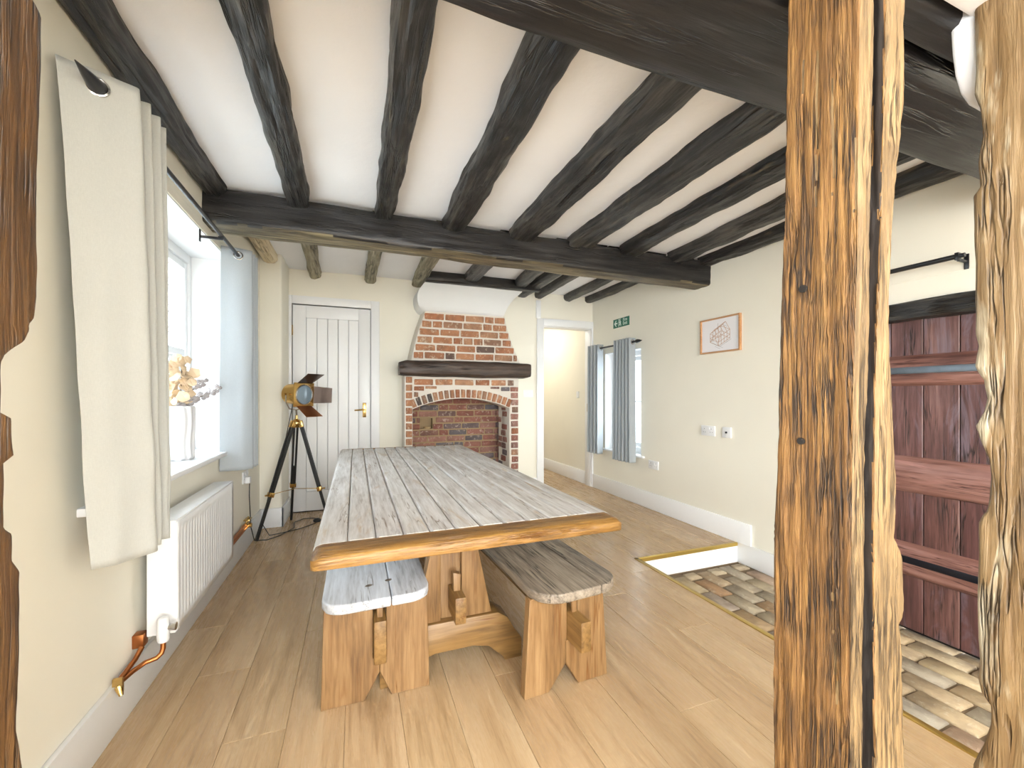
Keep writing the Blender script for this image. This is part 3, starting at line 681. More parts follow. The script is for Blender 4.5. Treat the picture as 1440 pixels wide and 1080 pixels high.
# hood: outline narrows upward, leans back a little
def hoodx(z):
    t = (z-1.52)/(2.04-1.52)
    return .535+.145*t-.012*sin(pi*t), 1.735-.175*t-.02*sin(pi*t)
m = M(); n = 12; vs = []; fs = []
def hoody(z): return FY+.02+.05*(z-1.5)
for i in range(n+1):
    z = 1.44+(2.08-1.44)*i/n; a, b = hoodx(z); y = hoody(z)+.008
    vs += [(a, y, z), (b, y, z), (b+.02, YB+.02, z), (a-.02, YB+.02, z)]
for i in range(n):
    for k in range(4): fs.append((i*4+k, i*4+(k+1) % 4, (i+1)*4+(k+1) % 4, (i+1)*4+k))
fs += [(3, 2, 1, 0), tuple(n*4+k for k in range(4))]
part('mortar', m.add(vs, fs), MORT, fp, bevel=.01)
rows = 6; zb_ = 1.54; rh = .0825
for r in range(rows):
    z0 = zb_+r*rh; z1 = z0+rh-.018; zc = (z0+z1)/2; a, b = hoodx(zc); a += .014; b -= .012
    x = a
    first = True
    while x < b-.035:
        L = rb.choice([.205, .21, .205, .10]) if not first else ([.10, .205, .15, .205][r % 4])
        x1 = min(x+L, b)
        if b-x1 < .05: x1 = b
        brick(x, x1-.004, z0, z1, hoody(zc)+.002, BRICKO); x = x1+.012; first = False
# plaster cap
prof = [(2.035, .650, 1.545, FY+.03), (2.055, .630, 1.550, FY+.015), (2.09, .606, 1.562, FY), (2.14, .594, 1.585, FY-.01), (2.19, .594, 1.618, FY-.02), (2.235, .606, 1.655, FY-.03), (2.27, .628, 1.695, FY-.045), (2.30, .650, 1.725, FY-.06), (2.318, .668, 1.735, FY-.07), (2.335, .675, 1.735, FY-.07), (2.36, .675, 1.735, FY-.07)]
vs = []; fs = []; nx = 20
for (z, a, b, y) in prof:
    for i in range(nx+1):
        t = i/nx; vs.append((a+(b-a)*t, y+.02*(abs(2*t-1)**8), z))
    vs.append((b+.01, YB, z)); vs.append((a-.01, YB, z))
c_ = nx+3
for i in range(len(prof)-1):
    for k in range(c_): fs.append((i*c_+k, i*c_+(k+1) % c_, (i+1)*c_+(k+1) % c_, (i+1)*c_+k))
fs += [tuple(range(c_-1, -1, -1)), tuple((len(prof)-1)*c_+k for k in range(c_))]
part('hood_cap', M().add(vs, fs), HOODW, fp, smooth=True, angle=60)
# body round the opening
OX0, OX1, SPR, APX = .545, 1.60, 1.015, 1.125
cxm = (OX0+OX1)/2; half = (OX1-OX0)/2; rise = APX-SPR; R = (half*half+rise*rise)/(2*rise); czc = APX-R
def archz(x): return czc+math.sqrt(max(0, R*R-(x-cxm)**2))
poly = [(.465, 0), (.465, 1.36), (1.71, 1.36), (1.71, 0), (OX1, 0)]+[(OX1-(OX1-OX0)*i/24, archz(OX1-(OX1-OX0)*i/24)) for i in range(25)]+[(OX0, 0)]
part('mortar', M().prism(poly, FY+.008, YB+.01, 'xz'), MORT, fp, bevel=.006)
# piers
z = .02; k = 0
while z < 1.30:
    h = .062
    brick(.478, .540, z, z+h, FY, BRICKO, rot=0)
    if z < 1.17 : brick(1.612+rb.uniform(0, .02), 1.70, z, z+h, FY, BRICKI if k % 3 else BRICKO, rot=0, proud=.012)
    z += .079; k += 1
# arch ring
na = 19; a0 = math.asin(half/R)
for i in range(na):
    a = -a0+(2*a0)*(i+.5)/na; rc = R+.052
    o = brick(-.022, .022, -.043, .043, FY-.002, BRICKO)
    o.location = Vector((cxm+rc*sin(a), FY+.026, czc+rc*cos(a)))-FO; o.rotation_euler = (0, a, 0)
# courses over the arch
x = .56
for L in (.205, .19, .215, .165, .175, .08):
    x1 = min(x+L, 1.70); brick(x, x1-.012, 1.265, 1.325, FY, BRICKO); x = x1+.004+.01
for (a, b, z0, z1) in ((.56, .66, 1.205, 1.25), (.675, .79, 1.225, 1.252), (.56, .60, 1.14, 1.19), (1.50, 1.60, 1.205, 1.25), (1.61, 1.70, 1.20, 1.25), (1.38, 1.48, 1.228, 1.252)):
    brick(a, b, z0, z1, FY, BRICKI if a > 1.3 else BRICKO)
# recess: back wall with a niche, side walls, hearth, ceiling of the recess
BY = 4.80
NX0, NX1, NZ0, NZ1 = .69, .83, .775, .895
part('mortar', M().box(.40, NX0, BY, BY+.12, 0, 1.4).box(NX1, 1.75, BY, BY+.12, 0, 1.4).box(NX0, NX1, BY, BY+.12, 0, NZ0).box(NX0, NX1, BY, BY+.12, NZ1, 1.4).box(NX0-.02, NX1+.02, BY+.09, BY+.14, NZ0-.02, NZ1+.02)
     .box(.475, OX0-.006, FY+.10, BY, 0, 1.3).box(OX1+.045, 1.70, FY+.10, BY, 0, 1.3).box(.475, 1.70, YB-.02, BY+.12, 1.16, 1.4), MORTI, fp)
part('hearth', M().box(.475, 1.70, FY-.0, BY, 0, .03), MORTI, fp, bevel=.004)
z = .04; r = 0
while z < 1.16:
    x = .56-[0, .09, .04, .13][r % 4]; 
    while x < 1.63:
        L = rb.choice([.205, .205, .205, .10]); x0, x1 = max(x, .552), min(x+L, 1.64)
        clash = (x0 < NX1 and x1 > NX0 and z < NZ1 and z+.058 > NZ0)
        if x1-x0 > .035:
            if clash:
                if x0 < NX0-.04: brick(x0, NX0-.006, z, z+.058, BY-.006, BRICKI, proud=.008)
                if x1 > NX1+.04: brick(NX1+.006, x1, z, z+.058, BY-.006, BRICKI, proud=.008)
            else: brick(x0, x1, z, z+.058, BY-.006, BRICKI, proud=.008)
        x += L+.014
    z += .073; r += 1
# right cheek of the recess (rugged), bricks laid in depth
z = .04; r = 0
while z < 1.12:
    y = FY+.09+(.04 if r % 2 else 0)
    while y < BY-.05:
        o = brick(-.05, .05, z, z+.058, FY, BRICKI, proud=0); d_ = .10
        o.location = Vector((OX1+.03+rb.uniform(-.012, .012), y+.07, z+.03))-FO; o.scale = (.06/.2*1.2, .14/.1, .058/.062)
        y += .155
    z += .073; r += 1
beamthing('mantel_beam', 'dark oak mantel beam across the brick fireplace', 'mantel', rough_timber((.405, FY-.03, 1.432), (1.815, FY-.03, 1.43), .17, .165, 81, 90, 40, .012, .0025, 5,
          bumpfn=lambda t, a: -.03*max(0, 1-t/.05)*(.4+.6*(sin(a) > 0))-.012*max(0, (t-.97)/.03)), MANT, (1.1, FY-.03, 1.35))
single('niche_dish', M().lathe([(.03, 0), (.036, .004), (.044, .022), (.040, .022), (.032, .008), (.001, .008)], (.775, BY+.035, NZ0+.0), 20), plain('tan_clay', srgb(196, 170, 130), .6),
       'small tan dish in the niche at the back of the fireplace', 'dish', (.775, BY+.035, NZ0), smooth=True)

# ------------------------------------------------------------ dining table
TX0, TX1, TY0, TY1, TT, TB = -.108, .828, 1.150, 3.40, .75, .707
table = thing('dining_table', 'long rustic trestle table with a whitewashed plank top and honey coloured front edge', 'table', (.365, 2.27, 0))
YP = 1.232
edges = [-.022+.0772*k for k in range(11)]
def tplank(x0, x1, y0=YP+.001, y1=TY1-.05, nm='plank', mat=TOPM, bev=.0035):
    o = part(nm, M().box(x0+.0007, x1-.0007, y0, y1, TB, TT), mat, table, bevel=bev, seg=2); return o
# pieces carry their own origin so the grain differs from board to board
for a, b in zip(edges, edges[1:]):
    me = M().box(-(b-a)/2+.0010, (b-a)/2-.0010, -(TY1-.05-YP)/2, (TY1-.05-YP)/2, TB-.73, TT-.73).mesh('plank', bevel=.007, seg=1)
    link('plank', me, TOPM, table, ((a+b)/2-.365, (YP+TY1-.05)/2-2.27, .73))
def sideboard(xo, xi, sgn):
    r_ = .03
    pr = [(xi, TB), (xi, TT-.004), (xi+sgn*.004, TT)]+[(xo-sgn*(r_-r_*sin(t*pi/2)), TT-.018+.018*cos(t*pi/2)) for t in (0, .25, .5, .75, 1)]+[(xo, TB+.006), (xo-sgn*.005, TB)]
    m = M().prism(pr, YP, TY1-.05, 'xz'); return m
part('side_board', sideboard(TX0, edges[0]-.001, -1), TOPM, table, smooth=True, angle=40)
part('side_board', sideboard(TX1, edges[-1]+.001, 1), TOPM, table, smooth=True, angle=40)
# front and back boards with a worn rounded nose
def nose_board(y_in, y_out, seed):
    sg = 1 if y_out > y_in else -1; vs = []; fs = []; nx = 120
    w_ = abs(y_out-y_in)
    prof_ = [(0, TB), (0, TT-.0005)]+[(w_*(.12+.50*t), TT-.0005-.0025*t) for t in (0, .5, 1)]+[(w_*.62+(w_*.38)*sin(t*pi/2), TT-.003-(.020)*(1-cos(t*pi/2))) for t in (.2, .4, .6, .8, 1)]+[(w_, TB+.008), (w_*.97, TB+.001), (w_*.9, TB)]
    for i in range(nx+1):
        x = TX0+(TX1-TX0)*i/nx
        ce = min(i, nx-i)/nx*(TX1-TX0); cr = max(0, 1-ce/.03)
        for k, (d, z) in enumerate(prof_):
            e = (.003*fbm(Vector((x*22, z*30, seed)), 3)) if (d > w_*.15 and z > TB+.004) else 0
            dd = d-(w_*.16*(1-math.sqrt(max(0, 1-cr*cr))) if d > w_*.5 else 0)
            zz = z-(.018*(1-math.sqrt(max(0, 1-cr*cr))) if z > TT-.012 else 0)
            vs.append((x, y_in+sg*(dd+e), zz+e*.4))
    n_ = len(prof_)
    for i in range(nx):
        for k in range(n_): fs.append((i*n_+k, i*n_+(k+1) % n_, (i+1)*n_+(k+1) % n_, (i+1)*n_+k))
    fs += [tuple(range(n_-1, -1, -1)), tuple(nx*n_+k for k in range(n_))]
    return M().add(vs, fs)
eb = part('edge_board', nose_board(YP, TY0, 3), HONEY, table, smooth=True, angle=50); eb['label'] = 'honey coloured rounded edge board'
part('edge_board', nose_board(TY1-.05, TY1+.03, 9), HONEY, table, smooth=True, angle=50)
part('bearer', M().box(.02, .71, 1.71, 1.79, .655, TB), PINEX, table, bevel=.004)
part('bearer', M().box(.02, .71, 2.87, 2.95, .655, TB), PINEX, table, bevel=.004)
TXC = .388
def trestle(yc, front):
    sg = -1
    t = part('pedestal', M().prism([(TXC-.10, .655), (TXC+.10, .655)]+[(TXC+(.10+.002+.070*(s**2.6)), .655-(.655-.215)*s) for s in (.2, .35, .5, .62, .74, .84, .90)]+[(TXC+.165, .215), (TXC-.165, .215)]
             + [(TXC-(.10+.002+.070*(s**2.6)), .655-(.655-.215)*s) for s in (.90, .84, .74, .62, .5, .35, .2)], yc-.02, yc+.03, 'xz'), PINE, table, bevel=.003)
    for (a, b, f) in ((-.10, -.058, -1), (.030, .10, 1)):
        part('pedestal_strip', M().prism([(TXC+a, .655), (TXC+b, .655), (TXC+b+(.0 if f < 0 else .002), .5), (TXC+b+(.0 if f < 0 else .062), .218), (TXC+a-(.062 if f < 0 else 0), .218), (TXC+a-(.002 if f < 0 else 0), .5)], yc-.045, yc-.021, 'xz'), PINE, table, bevel=.003)
    # foot beam with two pads and an arched underside
    pl = [(TXC-.30, .0), (TXC-.30, .085), (TXC-.27, .125), (TXC-.235, .185), (TXC-.19, .215), (TXC+.19, .215), (TXC+.235, .185), (TXC+.27, .125), (TXC+.30, .085), (TXC+.30, 0), (TXC+.22, 0), (TXC+.21, .02), (TXC+.175, .05), (TXC+.15, .075), (TXC+.08, .092),
          (TXC-.08, .092), (TXC-.15, .075), (TXC-.175, .05), (TXC-.21, .02), (TXC-.22, 0)]
    part('foot_beam', M().prism(pl, yc-.055, yc+.055, 'xz'), PINEX, table, bevel=.006)
trestle(1.757, True); trestle(2.92, False)
part('stretcher', M().box(TXC-.022, TXC+.022, 1.60, 3.06, .25, .355), PINEY, table, bevel=.004)
part('wedge', M().prism([(TXC-.012, .30), (TXC+.012, .30), (TXC+.016, .42), (TXC-.016, .43)], 1.665, 1.70, 'xz'), PINE, table, bevel=.003)
part('wedge', M().prism([(TXC-.012, .30), (TXC+.012, .30), (TXC+.016, .42), (TXC-.016, .43)], 2.97, 3.0, 'xz'), PINE, table, bevel=.003)

# ------------------------------------------------------------ benches (local: x across, y along, origin at the near end on the floor)
def bench(name, label, loc, rz, W, L, seatmat, split, legcol, corner, notch, tx, tproud, tz, legw, flare, shift_=0):
    root = thing(name, label, 'bench', loc, (0, 0, rz), 'benches at the trestle table')
    hw = W/2; z0, z1 = .375, .412
    def outline(xa, xb):
        """seat outline with big rounded corners clipped to a board xa..xb"""
        xs = [xa+(xb-xa)*i/16 for i in range(17)]
        def yend(x):
            d = abs(x)-(hw-corner)
            return corner*.85*(1-math.sqrt(max(0, 1-(d/corner)**2))) if d > 0 else 0
        fr = [(x, yend(x)+.004*sin(9*x)) for x in xs]; bk = [(x, L-yend(x)) for x in reversed(xs)]
        return fr+bk
    cut = -hw+W*split
    for a, b in ((-hw, cut-.0012), (cut+.0012, hw)):
        m = M().prism(outline(a, b), z0, z1, 'xy')
        link('seat_board', m.mesh('seat_board', bevel=.007, seg=3), seatmat, root, (shift_, 0, 0))
    for yy, sg in ((.075, 1), (L-.075-.04, -1)):
        lw0 = legw/2; lw1 = legw/2+flare
        nx, nw, nh = notch
        pts = [(-lw1, 0), (-lw0, z0), (tx-.024, z0), (tx-.024, tz[0]-.002), (tx+.024, tz[0]-.002), (tx+.024, z0), (lw0, z0), (lw1, 0), (nx+nw*.5, 0), (nx+nw*.38, .03), (nx, nh), (nx-nw*.42, .03), (nx-nw*.62, 0)]
        a = [(-lw1, 0), (-lw0, z0), (tx-.0245, z0), (tx-.0245, tz[0]-.001), (nx, tz[0]-.001), (nx, nh), (nx-nw*.32, .045), (nx-nw*.62, 0)]
        b = [(lw1, 0), (nx+nw*.5, 0), (nx+.001, nh), (nx+.001, tz[0]-.001), (tx+.0245, tz[0]-.001), (tx+.0245, z0), (lw0, z0)]
        lg = link('leg', M().prism(a, yy, yy+.04, 'xz').mesh('leg', bevel=.0025, seg=1), legcol, root)
        link('leg_board', M().prism(b, yy, yy+.04, 'xz').mesh('leg_board', bevel=.0025, seg=1), legcol, lg)
    link('stretcher', M().box(tx-.022, tx+.022, .075-tproud, L-.075+tproud, tz[0], tz[1]).mesh('stretcher', bevel=.004), PINEY, root)
    for yy in (.058, L-.072):
        link('wedge', M().prism([(tx-.009, tz[1]-.04), (tx+.009, tz[1]-.04), (tx+.012, z0-.005), (tx-.012, z0-.005)], yy, yy+.014, 'xz').mesh('wedge', bevel=.002), PINE, root)
    return root
bench('bench', 'bench with a pale washed seat, under the left side of the table', (.078, 1.585, 0), 0, .385, 1.55, SEATL, .62, PINE, .085, (.008, .088, .098), .008, .05, (.155, .315), .375, .010)
b2 = bench('bench', 'bench with a dark weathered seat, under the right side of the table', (.79, 1.385, 0), math.radians(3.0), .385, 1.75, SEATR, .72, PINE, .12, (-.01, .12, .095), .02, .10, (.185, .30), .335, .022, .028)
# knots on the pale seat
KN = wood('knot', 'y', srgb(60, 50, 42), srgb(104, 92, 80), srgb(140, 128, 116), 300, 60, .3, .5, 0)
for (a, b) in ((-.030, .125), (.045, .150)):
    bl = D.objects['bench']
    link('knot', M().lathe([(.014, 0), (.014, .0012), (.012, .0018)], (0, 0, 0), 18).mesh('knot'), KN, bl, (a, b, .4115), (0, 0, .4), (1, .7, 1))

# ------------------------------------------------------------ radiator
rad = thing('radiator', 'white ribbed panel radiator on the wall under the left window', 'radiator', (-.70, 2.36, .23))
RY0, RY1, RZ0, RZ1, RXB, RXF = 1.965, 2.76, .235, .668, -.742, -.652
# rear panel, grille, side cheeks
part('rear_panel', M().box(RXB, RXB+.012, RY0+.01, RY1-.01, RZ0, RZ1-.02), WHITE, rad, bevel=.003)
ys = []; y = RY0+.03; m = M(); vs = []; fs = []
pitch = .0333; n = int((RY1-RY0-.06)/pitch); off = (RY1-RY0-.06-n*pitch)/2
pl = [(RY0, 0)]
for i in range(n):
    a = RY0+.03+off+i*pitch
    pl += [(a, 0), (a+.006, -.0042), (a+.014, -.0042), (a+.020, 0)]
pl += [(RY1, 0)]
for z, k in ((RZ0+.005, 0), (RZ0+.035, 0), (RZ0+.05, 1), (RZ1-.055, 1), (RZ1-.04, 0), (RZ1-.006, 0)):
    for (a, b) in pl: vs.append((RXF+b*k, a, z))
c_ = len(pl)
for i in range(5):
    for j in range(c_-1): fs.append((i*c_+j, i*c_+j+1, (i+1)*c_+j+1, (i+1)*c_+j))
fp_ = part('front_panel', m.add(vs, fs), WHITE, rad, smooth=True, angle=30)
sm_ = fp_.modifiers.new('thickness', 'SOLIDIFY'); sm_.thickness = .004; sm_.offset = 1
part('side_cheek', M().box(RXB, RXF+.001, RY0-.002, RY0+.004, RZ0, RZ1-.002), WHITE, rad, bevel=.002)
part('side_cheek', M().box(RXB, RXF+.001, RY1-.004, RY1+.002, RZ0, RZ1-.002), WHITE, rad, bevel=.002)
g = part('top_grille', M().box(RXB, RXF+.002, RY0-.002, RY1+.002, RZ1-.006, RZ1+.002), WHITE, rad, bevel=.002)
part('blanking_plug', M().box(RXB+.030, RXB+.066, RY0-.012, RY0-.002, RZ1-.062, RZ1-.026), WHITE, rad, bevel=.003)
part('bleed_screw', M().tube([(RXB+.048, RY0-.012, RZ1-.044), (RXB+.048, RY0-.020, RZ1-.044)], .013, 16), STEEL, rad, smooth=True, angle=50)
v_ = part('valve', M().lathe([(.017, 0), (.020, .01), (.020, .055), (.017, .085), (.012, .09)], (-.675, RY0-.045, RZ0-.005), 20).tube([(-.675, RY0-.045, RZ0+.03), (-.675, RY0+.0, RZ0+.03)], .012, 12), WPLAST, rad, smooth=True, angle=50)
part('lockshield', M().tube([(-.675, RY0-.045, RZ0+.045), (-.635, RY0-.045, RZ0+.045)], [.010, .014], 12), STEEL, rad, smooth=True, angle=50)
part('pipe', M().tube([(-.675, RY0-.045, RZ0), (-.675, RY0-.047, RZ0-.03), (-.678, RY0-.052, RZ0-.045), (-.69, RY0-.06, RZ0-.056), (-.72, RY0-.07, RZ0-.060), (-.745, RY0-.10, RZ0-.068), (-.755, RY0-.16, RZ0-.066)], .0085, 12), COPPER, rad, smooth=True)
part('pipe', M().tube([(-.745, RY0-.03, RZ0-.02), (-.755, RY0-.06, RZ0-.05), (-.757, RY0-.16, RZ0-.058)], .0085, 12), COPPER, rad, smooth=True)
part('bracket', M().box(XL, -.745, RY0-.02, RY0+.02, RZ0-.03, RZ0+.02), COPPER, rad, bevel=.003)
part('drain_cock', M().tube([(-.755, RY0-.16, RZ0-.062), (-.745, RY0-.19, RZ0-.068), (-.735, RY0-.20, RZ0-.09)], [.010, .012, .006], 10).box(-.762, -.735, RY0-.195, RY0-.185, RZ0-.06, RZ0-.035), BRASS, rad, smooth=True, angle=40)
# copper run on the skirting beyond the radiator
pp = thing('pipe_run', 'brown copper pipe run with brass fittings on the skirting beyond the radiator', 'pipe', (-.75, 3.1, .19))
part('pipe', M().tube([(-.752, 2.74, .185), (-.752, 3.52, .185)], .011, 12), COPPER, pp, smooth=True)
part('pipe', M().tube([(-.752, 2.74, .208), (-.752, 3.50, .208)], .011, 12), COPPER, pp, smooth=True)
part('fitting', M().tube([(-.752, 3.50, .20), (-.752, 3.58, .20)], .020, 14).tube([(-.752, 3.54, .20), (-.715, 3.54, .20)], .017, 12), BRASS, pp, smooth=True, angle=50)
part('wheel', M().tube([(-.752, 3.54, .22), (-.74, 3.56, .26)], .007, 8).box(-.765, -.725, 3.52, 3.60, .235, .245), BRASS, pp, bevel=.002)

# ------------------------------------------------------------ sockets and switches
def socket(x, y, z, w_, h_, d, holes, label, cat='socket', grp=None, sw=0):
    """plate on a wall facing -x (d=-1), +x (d=1) or -y (d=0)"""
    def bx(m, a0, a1, b0, b1, t0, t1):
        if d: m.box(x+d*t0, x+d*t1, y+a0, y+a1, z+b0, z+b1)
        else: m.box(x+a0, x+a1, y-t1, y-t0, z+b0, z+b1)
        return m
    r_ = thing('wall_socket' if holes else 'light_switch', label, cat, (x, y, z), group=grp)
    part('plate', bx(M(), -w_/2, w_/2, -h_/2, h_/2, 0, .010), WPLAST, r_, bevel=.003)
    for i in range(holes):
        c = (i-(holes-1)/2)*w_*.5*(1 if holes > 1 else 0)
        m = M()
        for (a, b, s1, s2) in ((0, .016, .004, .007), (-.011, -.012, .006, .004), (.011, -.012, .006, .004)):
            bx(m, c+a-s1/2, c+a+s1/2, b-s2/2, b+s2/2, .0098, .0103)
        part('pin_holes', m, DARKEDGE, r_)
        part('rocker', bx(M(), c+.018, c+.028, .012, .030, .010, .014), WPLAST, r_, bevel=.001)
    for i in range(sw):
        part('rocker', bx(M(), -.008, .008, -.012, .012, .010, .014), WPLAST, r_, bevel=.001)
    return r_
socket(XR, 2.725, .855, .146, .086, -1, 2, 'white double socket on the right wall below the picture')
av = socket(XR, 2.535, .855, .086, .086, -1, 0, 'white aerial outlet with a black centre, beside the double socket', 'outlet')
av.name = 'aerial_outlet'
part('centre_pin', M().tube([(XR-.010, 2.535, .855), (XR-.016, 2.535, .855)], .008, 12), BLACKM, av, smooth=True, angle=50)
socket(XR, 3.42, .455, .146, .086, -1, 2, 'low white double socket on the right wall beside the blue curtains')
socket(1.93, YB, 1.18, .125, .086, 0, 0, 'white switch plate on the wall right of the brick fireplace', 'switch', sw=1)
socket(XR, 4.95, 1.17, .06, .086, -1, 0, 'white switch plate on the hall wall seen through the doorway', 'switch', sw=1)
s1 = socket(XL, 3.62, .545, .146, .086, 1, 2, 'white double socket on the left wall with the lamp plugged in')
# ------------------------------------------------------------ picture
PYc, PZ, PW, PH = 2.60, 1.655, .40, .29
pic = thing('framed_drawing', 'wood framed sepia drawing of a timber house frame on the right wall', 'picture', (XR, PYc, PZ))
PW2, PH2 = PW/2, PH/2
OAKF = wood('oak_frame', 'y', srgb(150, 100, 60), srgb(186, 136, 92), srgb(206, 160, 116), 80, 5, .2, .45)
part('frame', M().box(XR-.022, XR, PYc-PW2, PYc+PW2, PZ+PH2-.012, PZ+PH2).box(XR-.022, XR, PYc-PW2, PYc+PW2, PZ-PH2, PZ-PH2+.012)
     .box(XR-.022, XR, PYc-PW2, PYc-PW2+.012, PZ-PH2+.012, PZ+PH2-.012).box(XR-.022, XR, PYc+PW2-.012, PYc+PW2, PZ-PH2+.012, PZ+PH2-.012), OAKF, pic)
PAPER = plain('paper', srgb(240, 238, 240), .7, var=.005, bump=.0)
part('paper', M().box(XR-.008, XR-.002, PYc-PW2+.012, PYc+PW2-.012, PZ-PH2+.012, PZ+PH2-.012), PAPER, pic)
SEP = plain('sepia_ink', srgb(190, 150, 122), .8); SEPD = plain('grey_ink', srgb(168, 160, 158), .8)
def strokes(lines, th):
    m = M()
    for (a, b, c, d) in lines:
        # drawing coordinates: u to the right seen from the room (towards -y), v up
        p = Vector((-a, b)); q = Vector((-c, d)); n_ = (q-p).normalized(); n_ = Vector((-n_.y, n_.x))*th/2
        P = [p+n_, q+n_, q-n_, p-n_]
        m.prism([(PYc+k.x, PZ+k.y) for k in P], XR-.0092, XR-.008, 'yz')
    return m
iso = lambda x, y, z: (.9*(x-y), .42*(x+y)+z)
L = []
def ln(p, q): a = iso(*p); b = iso(*q); L.append((a[0]-.015, a[1]-.09, b[0]-.015, b[1]-.09))
bw, bd, bh = .125, .095, .07
for k in range(5):
    t = bw*k/4; ln((t, 0, 0), (t, 0, bh)); ln((t, bd, bh), (t, bd/2, bh+.05)); ln((t, 0, bh), (t, bd/2, bh+.05)); ln((t, bd, 0), (t, bd, bh))
for z_ in (0, .03, bh):
    ln((0, 0, z_), (bw, 0, z_)); ln((0, 0, z_), (0, bd, z_)); ln((bw, 0, z_), (bw, bd, z_)); ln((0, bd, z_), (bw, bd, z_))
ln((0, bd/2, bh+.05), (bw, bd/2, bh+.05)); ln((0, 0, .03), (.025, 0, bh)); ln((0, bd, 0), (0, bd/2, bh)); ln((0, 0, 0), (0, bd/2, bh))
part('drawing', strokes(L, .0026), SEP, pic)
part('drawing', strokes([(-.085, -.055, .0, -.095), (0, -.095, .10, -.05), (-.06, -.07, .03, -.11), (-.1, -.03, -.06, -.05), (-.02, .1, -.02, .04), (.02, .085, .07, .06), (-.05, -.09, .0, -.115), (.06, -.07, .11, -.045)], .0016), SEPD, pic)
# ------------------------------------------------------------ exit sign
SY, SZ, SW, SH = 3.97, 1.985, .30, .10
sg = thing('exit_sign', 'green fire exit sign with white arrow and running figure on the right wall', 'sign', (XR, SY, SZ))
GREEN = plain('sign_green', srgb(22, 104, 82), .35); SWH = plain('sign_white', srgb(226, 246, 236), .4)
part('plate', M().box(XR-.004, XR, SY-SW/2, SY+SW/2, SZ-SH/2, SZ+SH/2), GREEN, sg)
def sgn(polys):
    m = M()
    for p in polys: m.prism([(SY-a, SZ+b) for a, b in p], XR-.0052, XR-.004, 'yz')
    return m
part('arrow', sgn([[(-.130, 0), (-.098, .034), (-.084, .034), (-.108, .008), (-.07, .008), (-.07, -.008), (-.108, -.008), (-.084, -.034), (-.098, -.034)]]), SWH, sg)
part('door_symbol', sgn([[(-.046, -.042), (-.046, .042), (-.006, .042), (-.006, .036), (-.040, .036), (-.040, -.042)]]), SWH, sg)
part('running_figure', sgn([[(-.018+.008*cos(a), .022+.008*sin(a)) for a in [2*pi*k/10 for k in range(10)]], [(-.026, .012), (-.010, .014), (-.006, -.006), (-.020, -.008)], [(-.020, -.006), (-.012, -.008), (-.022, -.026), (-.034, -.030), (-.034, -.024)],
                            [(-.014, -.006), (-.006, -.008), (.002, -.022), (-.002, -.040), (-.008, -.038), (-.006, -.024)], [(-.026, .012), (-.024, .006), (-.036, -.002), (-.038, .004)], [(-.012, .012), (-.010, .006), (.004, .002), (.004, .008)]]), SWH, sg)
for i, tx_ in enumerate(('Fire', 'Exit')):
    cu = D.curves.new('lettering', 'FONT'); cu.body = tx_; cu.size = .052; cu.extrude = .0006; cu.align_x = 'LEFT'
    to = D.objects.new('lettering', cu); COL.objects.link(to); dg = bpy.context.evaluated_depsgraph_get()
    me = D.meshes.new_from_object(to.evaluated_get(dg)); D.objects.remove(to); D.curves.remove(cu)
    me.materials.clear()
    o = link('lettering', me, SWH, sg, (-.0046, -.035, .008-.040*i)); o.rotation_euler = (pi/2, 0, -pi/2)

# ------------------------------------------------------------ tripod spotlight
A = Vector((-.475, 4.0, .93))
lamp = thing('tripod_lamp', 'brass spotlight floor lamp with barn doors on a black wooden tripod', 'floor lamp', (A.x, A.y, 0))
feet = [Vector((-.735, 3.79, 0)), Vector((-.56, 4.33, 0)), Vector((-.205, 3.97, 0))]
def barbox(p, q, w_, t_, ref):
    """rectangular bar from p to q; w_ across, t_ in the radial direction ref"""
    p = Vector(p); q = Vector(q); d = (q-p).normalized(); a = Vector(ref)-d*Vector(ref).dot(d); a.normalize(); b = d.cross(a)
    vs = [c+a*t_/2*i+b*w_/2*j for c in (p, q) for i, j in ((-1, -1), (1, -1), (1, 1), (-1, 1))]
    return M().add(vs, [(0, 3, 2, 1), (4, 5, 6, 7), (0, 1, 5, 4), (1, 2, 6, 5), (2, 3, 7, 6), (3, 0, 4, 7)])
hub = Vector((A.x, A.y, .935))
mids = []
for i, f in enumerate(feet):
    dr = (Vector((f.x, f.y, 0))-Vector((A.x, A.y, 0))).normalized()
    top_ = hub+dr*.035+Vector((0, 0, -.03)); f2 = f+Vector((0, 0, .003))
    dd = (f2-top_); side = dd.normalized().cross(dr).normalized()
    m = M()
    for s_ in (-1, 1):
        b_ = barbox(top_+side*s_*.013, top_+dd*.62+side*s_*.013, .015, .026, dr); m.add(b_.v, b_.f)
    lg = part('leg', m, BLACKW, lamp, bevel=.002, seg=1)
    b_ = barbox(top_+dd*.42, f2, .020, .022, dr); part('lower_leg', b_, BLACKW, lg, bevel=.002, seg=1)
    c0 = top_+dd*.62; mids.append(c0)
    part('clamp', barbox(c0-dd.normalized()*.018, c0+dd.normalized()*.02, .050, .036, dr), BRASS, lg, bevel=.003)
    part('thumb_screw', M().tube([c0+dr*.018, c0+dr*.045], [.005, .008], 10), BRASS, lg, smooth=True)
    part('top_bracket', barbox(top_-dd.normalized()*.035, top_+dd.normalized()*.025, .048, .034, dr), BRASS, lg, bevel=.004)
cen = sum(mids, Vector())/3
for c0 in mids: part('spreader', M().tube([c0, cen+Vector((0, 0, .005))], .003, 8), BRASS, lamp, smooth=True)
part('hub', M().lathe([(.035, 0), (.040, .008), (.040, .03), (.028, .045), (.010, .055), (.010, .085)], (hub.x, hub.y, hub.z-.035), 24), BRASS, lamp, smooth=True, angle=50)
HC = Vector((A.x+.015, A.y, 1.165)); yawl = math.radians(-42)      # lens direction in plan
